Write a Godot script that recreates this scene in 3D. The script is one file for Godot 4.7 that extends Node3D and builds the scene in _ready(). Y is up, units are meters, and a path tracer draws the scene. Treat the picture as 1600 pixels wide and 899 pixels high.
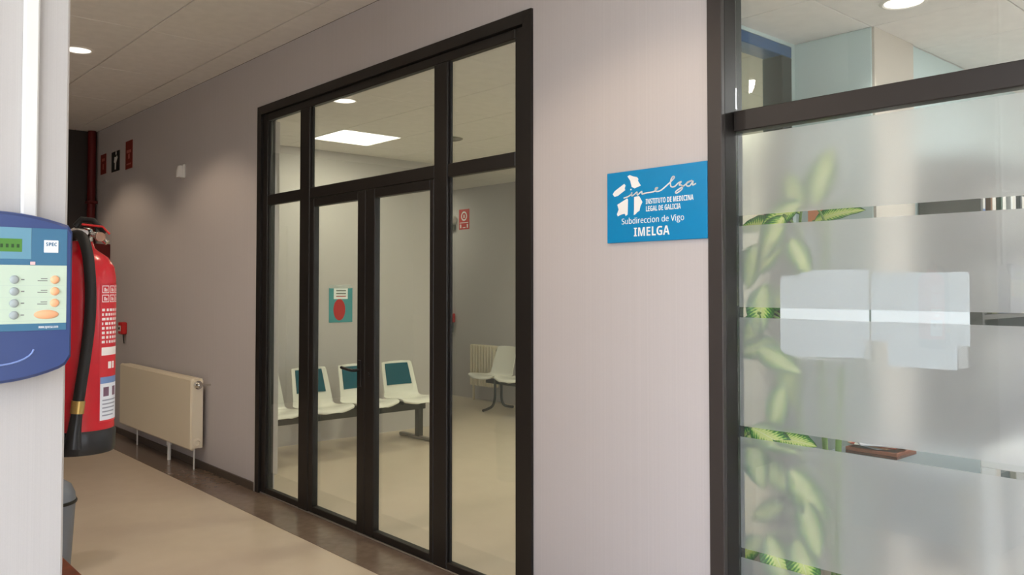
extends Node3D

# ---------- camera numbers (pixels of the 1600 x 899 photograph) ----------
const FOCAL := 1296.4
const EYE := Vector3(0.0, 1.5, 2.672)
const YAW := 41.80
const PITCH := 1.54
const CENTRE_ROW := 412.0
const WAIT_H := 2.82      # ceiling of waiting room and office
const HALL_H := 3.20      # ceiling of the corridor
var cam_f: Vector3
var cam_r: Vector3
var cam_u: Vector3
var M := {}
var used := {}

# ---------- pixels to places ----------
func ray(px: float, py: float) -> Vector3:
	return cam_f + cam_r * ((px - 800.0) / FOCAL) - cam_u * ((py - CENTRE_ROW) / FOCAL)
func at_z(px: float, py: float, z: float) -> Vector3:
	var d := ray(px, py)
	return EYE + d * ((z - EYE.z) / d.z)
func at_x(px: float, py: float, x: float) -> Vector3:
	var d := ray(px, py)
	return EYE + d * ((x - EYE.x) / d.x)
func at_y(px: float, py: float, y: float) -> Vector3:
	var d := ray(px, py)
	return EYE + d * ((y - EYE.y) / d.y)

# ---------- mesh building ----------
class Shape:
	var v := PackedVector3Array()
	var n := PackedVector3Array()
	var uv := PackedVector2Array()
	func vert(p: Vector3, nn: Vector3, t := Vector2.ZERO) -> void:
		v.append(p); n.append(nn); uv.append(t)
	# corners counter-clockwise seen from outside; written clockwise as Godot wants
	func tri(a: Vector3, b: Vector3, c: Vector3, na := Vector3.ZERO, nb := Vector3.ZERO, nc := Vector3.ZERO, ta := Vector2.ZERO, tb := Vector2.ZERO, tc := Vector2.ZERO) -> void:
		var f := (b - a).cross(c - a)
		if f.length_squared() < 1e-18:
			return
		f = f.normalized()
		vert(a, na if na != Vector3.ZERO else f, ta)
		vert(c, nc if nc != Vector3.ZERO else f, tc)
		vert(b, nb if nb != Vector3.ZERO else f, tb)
	func quad(a: Vector3, b: Vector3, c: Vector3, d: Vector3) -> void:
		tri(a, b, c); tri(a, c, d)
	func away(pts: Array, from: Vector3) -> void:      # a flat polygon that faces away from a point
		var f: Vector3 = (pts[1] - pts[0]).cross(pts[2] - pts[0])
		var mid := Vector3.ZERO
		for p in pts: mid += p
		mid /= pts.size()
		var q := pts.duplicate()
		if f.dot(mid - from) < 0.0: q.reverse()
		for i in range(1, q.size() - 1): tri(q[0], q[i], q[i + 1])
	func box(c: Vector3, s: Vector3, bevel := 0.0, turn := Basis()) -> void:
		var h := s / 2.0
		var b := minf(bevel, minf(h.x, minf(h.y, h.z)) * 0.9)
		var k := func(x: float, y: float, z: float) -> Vector3: return c + turn * Vector3(x, y, z)
		for ax in 3:
			var u := (ax + 1) % 3
			var w := (ax + 2) % 3
			for sg in [-1.0, 1.0]:
				var ps := []
				for q in [[-1, -1], [1, -1], [1, 1], [-1, 1]]:
					var p := Vector3.ZERO
					p[ax] = sg * h[ax]; p[u] = q[0] * (h[u] - b); p[w] = q[1] * (h[w] - b)
					ps.append(k.call(p.x, p.y, p.z))
				away(ps, c)
			if b > 0.0:
				for s1 in [-1.0, 1.0]:
					for s2 in [-1.0, 1.0]:
						var e := []
						for q in [[0, -1], [0, 1], [1, 1], [1, -1]]:
							var p := Vector3.ZERO
							p[u] = s1 * (h[u] - (b if q[0] == 1 else 0.0))
							p[w] = s2 * (h[w] - (0.0 if q[0] == 1 else b))
							p[ax] = q[1] * (h[ax] - b)
							e.append(k.call(p.x, p.y, p.z))
						away(e, c)
		if b > 0.0:
			for x in [-1.0, 1.0]:
				for y in [-1.0, 1.0]:
					for z in [-1.0, 1.0]:
						away([k.call(x * h.x, y * (h.y - b), z * (h.z - b)), k.call(x * (h.x - b), y * h.y, z * (h.z - b)), k.call(x * (h.x - b), y * (h.y - b), z * h.z)], c)
	func span(lo: Vector3, hi: Vector3, bevel := 0.0) -> void:
		box((lo + hi) / 2.0, (hi - lo).abs(), bevel)
	func tube(path: Array, radius, sides := 10, capped := true) -> void:
		var rings := []
		var norms := []
		var side := Vector3.ZERO
		for i in path.size():
			var a: Vector3 = path[maxi(i - 1, 0)]
			var b: Vector3 = path[mini(i + 1, path.size() - 1)]
			var d := (b - a).normalized()
			if side == Vector3.ZERO:
				side = d.cross(Vector3.UP if absf(d.y) < 0.9 else Vector3.RIGHT).normalized()
			side = (side - d * side.dot(d)).normalized()
			var up := side.cross(d)
			var r: float = radius[i] if radius is Array else radius
			var ring := []
			var nr := []
			for s in sides:
				var t := TAU * s / sides
				var o := side * cos(t) + up * sin(t)
				nr.append(o); ring.append(path[i] + o * r)
			rings.append(ring); norms.append(nr)
		for i in path.size() - 1:
			for s in sides:
				var q := (s + 1) % sides
				facing(rings[i][s], rings[i][q], rings[i + 1][q], rings[i + 1][s], norms[i][s], norms[i][q], norms[i + 1][q], norms[i + 1][s])
		if capped:
			away(rings[0], path[1])
			away(rings[-1], path[-2])
	func facing(a: Vector3, b: Vector3, c: Vector3, d: Vector3, na: Vector3, nb: Vector3, nc: Vector3, nd: Vector3, ta := Vector2.ZERO, tb := Vector2.ZERO, tc := Vector2.ZERO, td := Vector2.ZERO) -> void:
		if (c - a).cross(d - b).dot(na + nb + nc + nd) >= 0.0:
			tri(a, b, c, na, nb, nc, ta, tb, tc); tri(a, c, d, na, nc, nd, ta, tc, td)
		else:
			tri(a, c, b, na, nc, nb, ta, tc, tb); tri(a, d, c, na, nd, nc, ta, td, tc)
	func lathe(prof: Array, at: Vector3, sides := 28, axis := Basis()) -> void:   # profile: Vector2(radius, height)
		var seg := []
		for i in prof.size() - 1:
			var d: Vector2 = (prof[i + 1] - prof[i]).normalized()
			seg.append(Vector2(d.y, -d.x))
		for i in prof.size() - 1:
			var n0: Vector2 = seg[i]
			var n1: Vector2 = seg[i]
			if i > 0 and seg[i].dot(seg[i - 1]) > 0.7: n0 = (seg[i] + seg[i - 1]).normalized()
			if i < seg.size() - 1 and seg[i].dot(seg[i + 1]) > 0.7: n1 = (seg[i] + seg[i + 1]).normalized()
			for s in sides:
				var a := TAU * s / sides
				var b := TAU * (s + 1) / sides
				var da := Vector3(cos(a), 0, sin(a))
				var db := Vector3(cos(b), 0, sin(b))
				var p0: Vector2 = prof[i]
				var p1: Vector2 = prof[i + 1]
				var up := Vector3.UP
				facing(at + axis * (da * p0.x + up * p0.y), at + axis * (db * p0.x + up * p0.y), at + axis * (db * p1.x + up * p1.y), at + axis * (da * p1.x + up * p1.y),
					axis * (da * n0.x + up * n0.y), axis * (db * n0.x + up * n0.y), axis * (db * n1.x + up * n1.y), axis * (da * n1.x + up * n1.y))
	func grid(p: Array, flip := false, uvs := []) -> Array:         # smooth surface from rows of points; returns its normals
		var rows := p.size()
		var cols: int = p[0].size()
		var nn := []
		for i in rows:
			var line := []
			for j in cols:
				var du: Vector3 = p[mini(i + 1, rows - 1)][j] - p[maxi(i - 1, 0)][j]
				var dv: Vector3 = p[i][mini(j + 1, cols - 1)] - p[i][maxi(j - 1, 0)]
				var x := du.cross(dv).normalized()
				line.append(-x if flip else x)
			nn.append(line)
		for i in rows - 1:
			for j in cols - 1:
				var t := [Vector2.ZERO, Vector2.ZERO, Vector2.ZERO, Vector2.ZERO]
				if uvs: t = [uvs[i][j], uvs[i][j + 1], uvs[i + 1][j + 1], uvs[i + 1][j]]
				facing(p[i][j], p[i][j + 1], p[i + 1][j + 1], p[i + 1][j], nn[i][j], nn[i][j + 1], nn[i + 1][j + 1], nn[i + 1][j], t[0], t[1], t[2], t[3])
		return nn
	func sheet(p: Array, thick: float, flip := false) -> void:      # a grid with a back and a rim
		var nn := grid(p, flip)
		var back := []
		for i in p.size():
			var line := []
			for j in p[0].size(): line.append(p[i][j] - nn[i][j] * thick)
			back.append(line)
		grid(back, not flip)
		var edge := []
		for j in p[0].size(): edge.append([0, j])
		for i in range(1, p.size()): edge.append([i, p[0].size() - 1])
		for j in range(p[0].size() - 2, -1, -1): edge.append([p.size() - 1, j])
		for i in range(p.size() - 2, -1, -1): edge.append([i, 0])
		var mid: Vector3 = p[p.size() / 2][p[0].size() / 2]
		for k in edge.size() - 1:
			var a: Array = edge[k]
			var b: Array = edge[k + 1]
			away([p[a[0]][a[1]], p[b[0]][b[1]], back[b[0]][b[1]], back[a[0]][a[1]]], mid)
	func prism(outline: Array, normal: Vector3, depth: float) -> void:   # flat outline (Vector3) pushed along the normal
		var flat := PackedVector2Array()
		var e1: Vector3 = (outline[1] - outline[0]).normalized()
		var e2 := normal.cross(e1).normalized()
		for p in outline: flat.append(Vector2((p - outline[0]).dot(e1), (p - outline[0]).dot(e2)))
		var ids := Geometry2D.triangulate_polygon(flat)
		for i in range(0, ids.size(), 3):
			var a: Vector3 = outline[ids[i]]
			var b: Vector3 = outline[ids[i + 1]]
			var c: Vector3 = outline[ids[i + 2]]
			if (b - a).cross(c - a).dot(normal) < 0.0:
				var x := b
				b = c; c = x
			tri(a + normal * depth, b + normal * depth, c + normal * depth)
			tri(a, c, b)
		var area := 0.0
		for i in flat.size():
			var p := flat[i]
			var q := flat[(i + 1) % flat.size()]
			area += p.x * q.y - q.x * p.y
		for i in outline.size():
			var a: Vector3 = outline[i]
			var b: Vector3 = outline[(i + 1) % outline.size()]
			if area > 0.0: quad(a, b, b + normal * depth, a + normal * depth)
			else: quad(b, a, a + normal * depth, b + normal * depth)
	func mesh() -> ArrayMesh:
		var a := []
		a.resize(Mesh.ARRAY_MAX)
		a[Mesh.ARRAY_VERTEX] = v
		a[Mesh.ARRAY_NORMAL] = n
		a[Mesh.ARRAY_TEX_UV] = uv
		var m := ArrayMesh.new()
		m.add_surface_from_arrays(Mesh.PRIMITIVE_TRIANGLES, a)
		return m

func numbered(called: String) -> String:
	var k: int = used.get(called, 0)
	used[called] = k + 1
	return called if k == 0 else "%s_%03d" % [called, k]
func put(called: String, shape, m: Material, parent: Node3D = null, at := Vector3.ZERO) -> MeshInstance3D:
	var o := MeshInstance3D.new()
	o.mesh = shape.mesh() if shape is Shape else shape
	o.material_override = m
	o.position = at
	if parent == null:
		o.name = numbered(called)
		add_child(o)
	else:
		o.name = called
		parent.add_child(o, true)
	return o
func tag(o: Node3D, label: String, category: String, group := "", kind := "") -> Node3D:
	o.set_meta("label", label)
	o.set_meta("category", category)
	if group: o.set_meta("group", group)
	if kind: o.set_meta("kind", kind)
	return o
func thing(called: String, label: String, category: String, at := Vector3.ZERO, group := "", kind := "") -> Node3D:
	var o := Node3D.new()
	o.name = numbered(called)
	add_child(o)
	o.position = at
	tag(o, label, category, group, kind)
	return o
func part(called: String, parent: Node3D, at := Vector3.ZERO) -> Node3D:
	var o := Node3D.new()
	o.name = called
	o.position = at
	parent.add_child(o, true)
	return o
func spans(list: Array, bevel := 0.0) -> Shape:
	var s := Shape.new()
	for b in list: s.span(Vector3(b[0], b[1], b[2]), Vector3(b[3], b[4], b[5]), bevel)
	return s
func text(words: String, height: float, m: Material, parent: Node3D, at: Vector3, turn := 0.0, bold := false, width := 0.0, depth := 0.0012) -> MeshInstance3D:
	var t := TextMesh.new()
	var f := SystemFont.new()
	f.font_names = PackedStringArray(["Droid Sans"])
	if bold: f.font_weight = 700
	t.font = f
	t.text = words
	t.font_size = 64
	t.pixel_size = height / 46.0      # height = that of a capital letter
	t.depth = depth
	t.curve_step = 4.0
	var o := put("lettering", t, m, parent, at)
	o.rotation.y = turn
	if width > 0.0:
		var w := t.get_aabb().size.x
		if w > 0.0: o.scale.x = width / w
	return o

# ---------- materials ----------
func mat(c: Color, rough := 0.6, spec := 0.5, metal := 0.0) -> StandardMaterial3D:
	var m := StandardMaterial3D.new()
	m.albedo_color = c
	m.roughness = rough
	m.metallic_specular = spec
	m.metallic = metal
	return m
func c8(r: int, g: int, b: int) -> Color:
	return Color(r / 255.0, g / 255.0, b / 255.0)
func noise_tex(seed_: int, freq: float, lo: Color, hi: Color, size := 512, octaves := 4) -> ImageTexture:
	var fn := FastNoiseLite.new()
	fn.seed = seed_
	fn.frequency = freq
	fn.fractal_octaves = octaves
	var im := fn.get_seamless_image(size, size)
	var out := Image.create(size, size, false, Image.FORMAT_RGB8)
	for y in size:
		for x in size:
			out.set_pixel(x, y, lo.lerp(hi, im.get_pixel(x, y).r))
	return ImageTexture.create_from_image(out)
func wall_tex(lo: Color, hi: Color) -> ImageTexture:          # fine vertical weave of a textured wall covering
	var r := RandomNumberGenerator.new()
	r.seed = 5
	var size := 512
	var col := PackedFloat32Array()
	for x in size: col.append(r.randf())
	var out := Image.create(size, size, false, Image.FORMAT_RGB8)
	for y in size:
		for x in size:
			out.set_pixel(x, y, lo.lerp(hi, 0.65 * col[x] + 0.35 * r.randf()))
	return ImageTexture.create_from_image(out)
func tiled(m: StandardMaterial3D, t: Texture2D, scale: float) -> StandardMaterial3D:
	m.albedo_texture = t
	m.uv1_triplanar = true
	m.uv1_world_triplanar = true
	m.uv1_scale = Vector3.ONE * scale
	return m
func glow(c: Color, e: float) -> StandardMaterial3D:
	var m := mat(c, 0.5)
	m.emission_enabled = true
	m.emission = c
	m.emission_energy_multiplier = e
	return m
func materials() -> void:
	var grey := wall_tex(c8(246, 246, 246), c8(255, 255, 255))
	M.wall = tiled(mat(c8(204, 199, 199), 0.75, 0.35), grey, 1.6)
	M.office_wall = mat(c8(190, 207, 206), 0.8, 0.3)
	M.cream = mat(c8(194, 188, 177), 0.8, 0.3)
	M.white_wall = tiled(mat(c8(190, 187, 184), 0.8, 0.3), grey, 2.0)
	M.tile = tiled(mat(c8(238, 235, 231), 0.9, 0.2), noise_tex(3, 0.03, c8(247, 247, 247), c8(255, 255, 255), 256), 1.1)
	M.slab = mat(c8(120, 112, 104), 0.9, 0.2)
	M.floor = tiled(mat(c8(206, 192, 174), 0.32, 0.5), noise_tex(7, 0.012, c8(248, 247, 246), c8(255, 255, 255), 512, 5), 0.7)
	M.border = tiled(mat(c8(128, 112, 100), 0.18, 0.5), noise_tex(9, 0.02, c8(226, 225, 223), c8(255, 255, 255), 512, 5), 1.3)
	M.skirting = mat(c8(88, 78, 70), 0.35)
	M.frame = mat(c8(31, 28, 26), 0.42, 0.45)
	M.transom = mat(c8(44, 40, 38), 0.42, 0.45)
	M.window_frame = mat(c8(58, 53, 51), 0.42, 0.5)
	M.rubber = mat(c8(22, 21, 20), 0.6)
	M.alu = mat(c8(200, 198, 192), 0.3, 0.5, 0.9)
	M.chrome = mat(c8(215, 213, 208), 0.15, 0.5, 1.0)
	M.brass = mat(c8(190, 160, 95), 0.3, 0.5, 0.9)
	M.black = mat(c8(24, 23, 23), 0.35)
	M.black_steel = mat(c8(28, 27, 26), 0.4)
	M.steel_foot = mat(c8(120, 112, 104), 0.35)
	M.glass = mat(Color(0.75, 0.85, 0.8, 0.03), 0.0, 0.5)
	M.glass.transparency = BaseMaterial3D.TRANSPARENCY_ALPHA
	M.frost = mat(Color(0.955, 0.96, 0.96, 0.17), 0.28, 0.3)
	M.frost.refraction_enabled = true
	M.frost.refraction_scale = 0.022
	M.radiator = mat(c8(240, 230, 206), 0.35)
	M.white = mat(c8(236, 234, 228), 0.35)
	M.trunk = mat(c8(228, 228, 224), 0.4)
	M.paper = mat(c8(242, 248, 251), 0.7, 0.3)
	M.sheet = mat(c8(242, 248, 251), 0.7, 0.3)
	M.sheet.backlight_enabled = true
	M.sheet.backlight = Color(0.92, 0.95, 0.97)
	M.tape = mat(Color(0.93, 0.95, 0.95, 0.35), 0.4)
	M.tape.transparency = BaseMaterial3D.TRANSPARENCY_ALPHA
	M.shell = mat(c8(236, 235, 226), 0.22, 0.5)
	M.pad = tiled(mat(c8(44, 104, 122), 0.85, 0.2), noise_tex(15, 0.1, c8(205, 205, 205), c8(255, 255, 255), 128), 3.0)
	M.red = mat(c8(206, 26, 40), 0.22, 0.5)
	M.sign_red = mat(c8(205, 40, 38), 0.4)
	M.dark_red = mat(c8(92, 16, 14), 0.5, 0.4)
	M.dull_red = mat(c8(132, 50, 42), 0.6, 0.3)
	M.sign_blue = mat(c8(0, 140, 200), 0.3, 0.5)
	M.print_white = mat(c8(250, 250, 250), 0.5)
	M.print_red = mat(c8(190, 30, 34), 0.6)
	M.print_black = mat(c8(25, 25, 25), 0.6)
	M.print_grey = mat(c8(120, 125, 120), 0.6)
	M.poster = mat(c8(72, 156, 164), 0.6)
	M.clock_blue = mat(c8(40, 62, 116), 0.3, 0.5)
	M.clock_teal = mat(c8(54, 108, 140), 0.4)
	M.clock_light = mat(c8(98, 148, 170), 0.4)
	M.clock_green = mat(c8(192, 210, 190), 0.45)
	M.key_grey = mat(c8(158, 168, 168), 0.3)
	M.key_orange = mat(c8(238, 176, 132), 0.3)
	M.lcd = glow(c8(70, 124, 44), 0.12)
	M.bin = mat(c8(120, 126, 138), 0.45)
	M.wood = tiled(mat(c8(128, 62, 34), 0.35), noise_tex(21, 0.02, c8(170, 160, 150), c8(255, 255, 255), 256), 2.0)
	M.dark_door = mat(c8(44, 36, 32), 0.4)
	M.lamp_on = glow(c8(255, 250, 240), 1.6)
	M.panel_on = glow(c8(255, 252, 236), 2.2)
	M.lamp_ring = mat(c8(235, 232, 226), 0.4)
	M.lamp_off = mat(c8(120, 116, 104), 0.4)
	M.blue_bar = mat(c8(46, 84, 132), 0.3)
	M.desk_grey = mat(c8(150, 162, 168), 0.45)
	M.desk_white = mat(c8(240, 242, 240), 0.35)
	M.shelf = mat(c8(74, 72, 70), 0.5)
	M.orange = mat(c8(226, 140, 88), 0.6)
	M.spine = mat(c8(176, 174, 166), 0.6)
	M.pot = mat(c8(196, 190, 180), 0.5)
	M.soil = mat(c8(58, 42, 30), 0.95, 0.2)
	M.stem = mat(c8(104, 138, 62), 0.5)
	M.leaf = mat(Color.WHITE, 0.4)
	M.leaf.albedo_texture = leaf_tex()
	M.leaf.backlight_enabled = true
	M.leaf.backlight = Color(0.5, 0.6, 0.3)
	M.label = mat(Color.WHITE, 0.35)
	M.label.albedo_texture = label_tex()
	M.label.texture_repeat = false

func leaf_tex() -> ImageTexture:                    # variegated blade: green rim, pale cream-yellow middle, feathered veins
	var w := 128
	var h := 256
	var out := Image.create(w, h, false, Image.FORMAT_RGB8)
	var fn := FastNoiseLite.new()
	fn.seed = 4
	fn.frequency = 0.04
	for y in h:
		for x in w:
			var u := absf((x + 0.5) / w * 2.0 - 1.0)
			var v := (y + 0.5) / h
			var vein := 0.5 + 0.5 * sin((v * 17.0 - u * 3.2) * TAU)
			var k := u + 0.28 * (vein - 0.5) + 0.22 * fn.get_noise_2d(x, y) + 0.35 * maxf(0.0, absf(v - 0.5) * 2.0 - 0.7)
			var c := c8(224, 232, 150).lerp(c8(150, 196, 84), smoothstep(0.25, 0.5, k)).lerp(c8(48, 122, 40), smoothstep(0.5, 0.66, k)).lerp(c8(28, 84, 30), smoothstep(0.75, 1.0, k))
			if u < 0.035: c = c.lerp(c8(236, 240, 196), 0.7)
			out.set_pixel(x, y, c)
	return ImageTexture.create_from_image(out)
func label_tex() -> ImageTexture:                   # white print on the red of the bottle, a pale card below
	var out := Image.create(128, 512, false, Image.FORMAT_RGB8)
	out.fill(c8(206, 26, 40))
	var r := RandomNumberGenerator.new()
	r.seed = 12
	var white := c8(244, 240, 236)
	for col in 3:                                     # pictograms in framed cells
		for row in 2:
			out.fill_rect(Rect2i(8 + col * 38, 6 + row * 34, 32, 28), white)
			out.fill_rect(Rect2i(11 + col * 38, 9 + row * 34, 26, 22), c8(206, 26, 40))
			out.fill_rect(Rect2i(17 + col * 38, 14 + row * 34, 6, 14), white)
			out.fill_rect(Rect2i(26 + col * 38, 18 + row * 34, 5, 10), white)
	for row in 8:                                     # lines of print
		var x := 8
		while x < 112:
			var l := r.randi_range(6, 16)
			out.fill_rect(Rect2i(x, 92 + row * 17, mini(l, 116 - x), 10), white)
			x += l + r.randi_range(4, 8)
	out.fill_rect(Rect2i(8, 236, 104, 30), white)
	out.fill_rect(Rect2i(40, 290, 20, 26), white)
	out.fill_rect(Rect2i(66, 290, 14, 26), white)
	out.fill_rect(Rect2i(4, 346, 116, 160), c8(226, 232, 240))
	out.fill_rect(Rect2i(4, 346, 116, 24), c8(110, 140, 190))
	for k in 2: out.fill_rect(Rect2i(18 + k * 50, 384, 28, 34), c8(120, 90, 110))
	for row in 5: out.fill_rect(Rect2i(14, 430 + row * 14, 90 - row * 7, 5), c8(150, 156, 170))
	return ImageTexture.create_from_image(out)

# ---------- start ----------
func _ready() -> void:
	var yaw := deg_to_rad(YAW)
	var pitch := deg_to_rad(PITCH)
	cam_f = Vector3(-cos(yaw) * cos(pitch), sin(pitch), -sin(yaw) * cos(pitch))
	cam_r = cam_f.cross(Vector3.UP).normalized()
	cam_u = cam_r.cross(cam_f)
	var cam := Camera3D.new()
	cam.name = "camera"
	cam.near = 0.05
	cam.far = 100.0
	cam.projection = Camera3D.PROJECTION_FRUSTUM
	cam.size = 899.0 / FOCAL * cam.near
	cam.frustum_offset = Vector2(0.0, (CENTRE_ROW - 449.5) / FOCAL * cam.near)
	add_child(cam)
	cam.transform = Transform3D(Basis(cam_r, cam_u, -cam_f), EYE)
	cam.current = true
	var sky_m := ProceduralSkyMaterial.new()          # bright overcast day outside
	sky_m.sky_top_color = c8(206, 218, 238)
	sky_m.sky_horizon_color = c8(228, 232, 240)
	sky_m.ground_bottom_color = c8(212, 210, 206)
	sky_m.ground_horizon_color = c8(220, 220, 218)
	sky_m.sky_energy_multiplier = 1.0
	var env := Environment.new()
	env.background_mode = Environment.BG_SKY
	env.sky = Sky.new()
	env.sky.sky_material = sky_m
	env.background_energy_multiplier = 8.0
	env.tonemap_mode = Environment.TONE_MAPPER_LINEAR
	env.tonemap_exposure = 1.0
	env.sdfgi_enabled = true
	env.ssao_enabled = true
	env.ssil_enabled = true
	var we := WorldEnvironment.new()
	we.name = "environment"
	we.environment = env
	add_child(we)
	materials()
	structure()
	ceilings()
	door_set()
	frosted_window()
	lamps()
	corridor_things()
	foreground()
	waiting_room()
	office()

# ---------- the shell ----------
func shell(called: String, s: Shape, m: Material, label: String, category: String) -> MeshInstance3D:
	var o := put(called, s, m)
	tag(o, label, category, "", "structure")
	return o
func structure() -> void:
	shell("floor", spans([[-11.2, -0.15, -4.7, 3.9, 0.0, 4.4]]), M.floor, "beige linoleum floor of corridor and waiting room", "floor")
	shell("trim_1", spans([[-9.9, -0.02, 0.0, 3.6, 0.0025, 0.291]]), M.border, "dark polished stone border along the corridor wall", "floor border")
	# main wall with its two openings
	shell("wall_north", spans([[-9.9, 0, -0.14, -5.79, HALL_H, 0], [-5.79, 2.815, -0.14, -2.838, HALL_H, 0], [-2.838, 0, -0.14, -1.857, HALL_H, 0], [-1.857, 2.815, -0.14, 0.7, HALL_H, 0], [0.7, 0, -0.14, 3.6, HALL_H, 0]]), M.wall, "grey beige textured wall holding the glazed doors and the blue sign", "wall")
	shell("wall_west", spans([[-10.15, 0, -0.14, -9.9, HALL_H + 0.1, 4.35]]), M.dark_door, "dark wall at the far end of the corridor", "wall")
	shell("wall_south", spans([[-10.15, 0, 4.2, -1.8, HALL_H + 0.1, 4.4], [2.6, 0, 4.2, 3.75, HALL_H + 0.1, 4.4], [-1.8, 0, 4.2, 2.6, 0.4, 4.4], [-1.8, 2.95, 4.2, 2.6, HALL_H + 0.1, 4.4]]), M.wall, "grey beige corridor wall with a daylight window opposite the blue sign", "wall")
	shell("wall_east", spans([[3.6, 0, -0.14, 3.75, 0.15, 4.2], [3.6, 2.95, -0.14, 3.75, HALL_H + 0.1, 4.2], [3.6, 0.15, -0.14, 3.75, 2.95, 1.5], [3.6, 0.15, 2.7, 3.75, 2.95, 4.2]]), M.wall, "end wall of the corridor with a narrow daylight window", "wall")
	var w := thing("window_2", "narrow dark framed window letting daylight into the corridor end", "window", Vector3(3.67, 0.15, 2.1), "", "structure")
	for z in [-0.57, 0.57]:
		put("frame_post", spans([[-0.03, 0.05, z - 0.03, 0.03, 2.75, z + 0.03]]), M.frame, w)
	for y in [0.0, 2.75]:
		put("frame_rail", spans([[-0.03, y, -0.6, 0.03, y + 0.05, 0.6]]), M.frame, w)
	put("pane", spans([[-0.004, 0.05, -0.54, 0.004, 2.75, 0.54]]), M.glass, w)
	var w5 := thing("window_5", "wide dark framed window opposite the blue sign", "window", Vector3(0.4, 0.4, 4.3), "", "structure")
	for x in [-2.17, -0.72, 0.72, 2.17]:
		put("frame_post", spans([[x - 0.03, 0.05, -0.03, x + 0.03, 2.5, 0.03]]), M.frame, w5)
	for y in [0.0, 2.5]:
		put("frame_rail", spans([[-2.2, y, -0.03, 2.2, y + 0.05, 0.03]]), M.frame, w5)
	for x in [-1.445, 0.0, 1.445]:
		put("pane", spans([[x - 0.695, 0.05, -0.004, x + 0.695, 2.5, 0.004]]), M.glass, w5)
	var sk := thing("baseboard_north", "low dark baseboard along the corridor wall below the radiator", "baseboard", Vector3(-7.84, 0, 0.007), "", "structure")
	put("board", spans([[-2.06, 0.002, -0.007, 2.035, 0.062, 0.007]], 0.003), M.skirting, sk)
	put("end_cap", spans([[2.035, 0.002, -0.007, 2.055, 0.07, 0.012]], 0.002), M.alu, sk)
	shell("baseboard_south", spans([[-2.838, 0.002, 0.0, -1.86, 0.062, 0.014]], 0.003), M.skirting, "low dark baseboard below the blue sign", "baseboard")
	# waiting room
	shell("wall_waiting_side", spans([[-7.43, 0, -2.8, -7.23, WAIT_H, -0.14]]), M.wall, "waiting room wall behind the white bench, poster hung on it", "wall")
	shell("wall_waiting_back", spans([[-11.2, 0, -4.55, -2.33, WAIT_H, -4.35]]), M.wall, "far wall of the waiting room with the ribbed radiator", "wall")
	shell("wall_waiting_west", spans([[-11.2, 0, -4.35, -11.0, WAIT_H, -2.6]]), M.wall, "wall closing the side recess of the waiting room", "wall")
	shell("wall_waiting_recess", spans([[-11.0, 0, -2.8, -7.43, WAIT_H, -2.6]]), M.wall, "recess wall round the corner behind the waiting bench", "wall")
	shell("wall_waiting_pier", spans([[-6.5, 0, -0.372, -6.206, WAIT_H, -0.14]], 0.004), M.wall, "narrow pier beside the glazed doors inside the waiting room", "wall")
	# office
	shell("wall_office_corner", spans([[-2.45, 0, -4.55, -1.907, WAIT_H, -1.487]], 0.003), M.office_wall, "pale blue grey wall block inside the office", "wall")
	shell("wall_office_back", spans([[-1.907, 0, -4.35, 2.6, WAIT_H, -4.2]]), M.cream, "cream back wall of the office", "wall")
	shell("wall_office_east", spans([[2.4, 0, -4.2, 2.6, 0.9, -0.14], [2.4, 2.5, -4.2, 2.6, WAIT_H, -0.14], [2.4, 0.9, -4.2, 2.6, 2.5, -3.7], [2.4, 0.9, -0.7, 2.6, 2.5, -0.14]]), M.cream, "cream side wall of the office with its daylight window", "wall")
	var ow := thing("window_4", "white framed daylight window in the office side wall", "window", Vector3(2.5, 0.9, -2.2), "", "structure")
	for z in [-1.5, 0.0, 1.5]:
		put("frame_post", spans([[-0.03, 0.04, z - 0.04, 0.03, 1.56, z + 0.04]]), M.white, ow)
	for y in [0.0, 1.56]:
		put("frame_rail", spans([[-0.03, y, -1.5, 0.03, y + 0.04, 1.5]]), M.white, ow)
	for z in [-0.75, 0.75]:
		put("pane", spans([[-0.003, 0.04, z - 0.71, 0.003, 1.56, z + 0.71]]), M.glass, ow)
	shell("wall_office_column", spans([[-1.907, 0, -1.96, -1.893, WAIT_H, -1.492]], 0.001), M.cream, "cream facing strip on the corner of the office wall block", "wall")
	var p := thing("window_3", "dark framed glazed partition between office and waiting room", "partition", Vector3(-2.39, 0, -0.81), "", "structure")
	put("jamb", spans([[-0.06, 0, -0.645, 0.06, 2.74, -0.545]], 0.004), M.frame, p)
	put("jamb", spans([[-0.06, 0, 0.545, 0.06, 2.74, 0.645]], 0.004), M.frame, p)
	put("header", spans([[-0.06, 2.74, -0.645, 0.06, 2.80, 0.645]], 0.004), M.blue_bar, p)
	put("sill", spans([[-0.06, 0, -0.545, 0.06, 0.08, 0.545]], 0.004), M.frame, p)
	put("pane", spans([[-0.004, 0.08, -0.545, 0.004, 2.74, 0.545]]), M.glass, p)
	shell("wall_office_partition", spans([[-2.45, 0, -0.165, -2.33, WAIT_H, -0.14], [-2.45, 0, -1.487, -2.33, WAIT_H, -1.455], [-2.45, 2.80, -1.455, -2.33, WAIT_H, -0.165]]), M.office_wall, "strips of wall framing the office partition", "wall")
	# the pillar in front
	shell("pillar", spans([[-2.5, 0, 2.273, -1.65, HALL_H, 2.95]], 0.004), M.white_wall, "white pillar carrying the blue time clock", "pillar")

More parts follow.
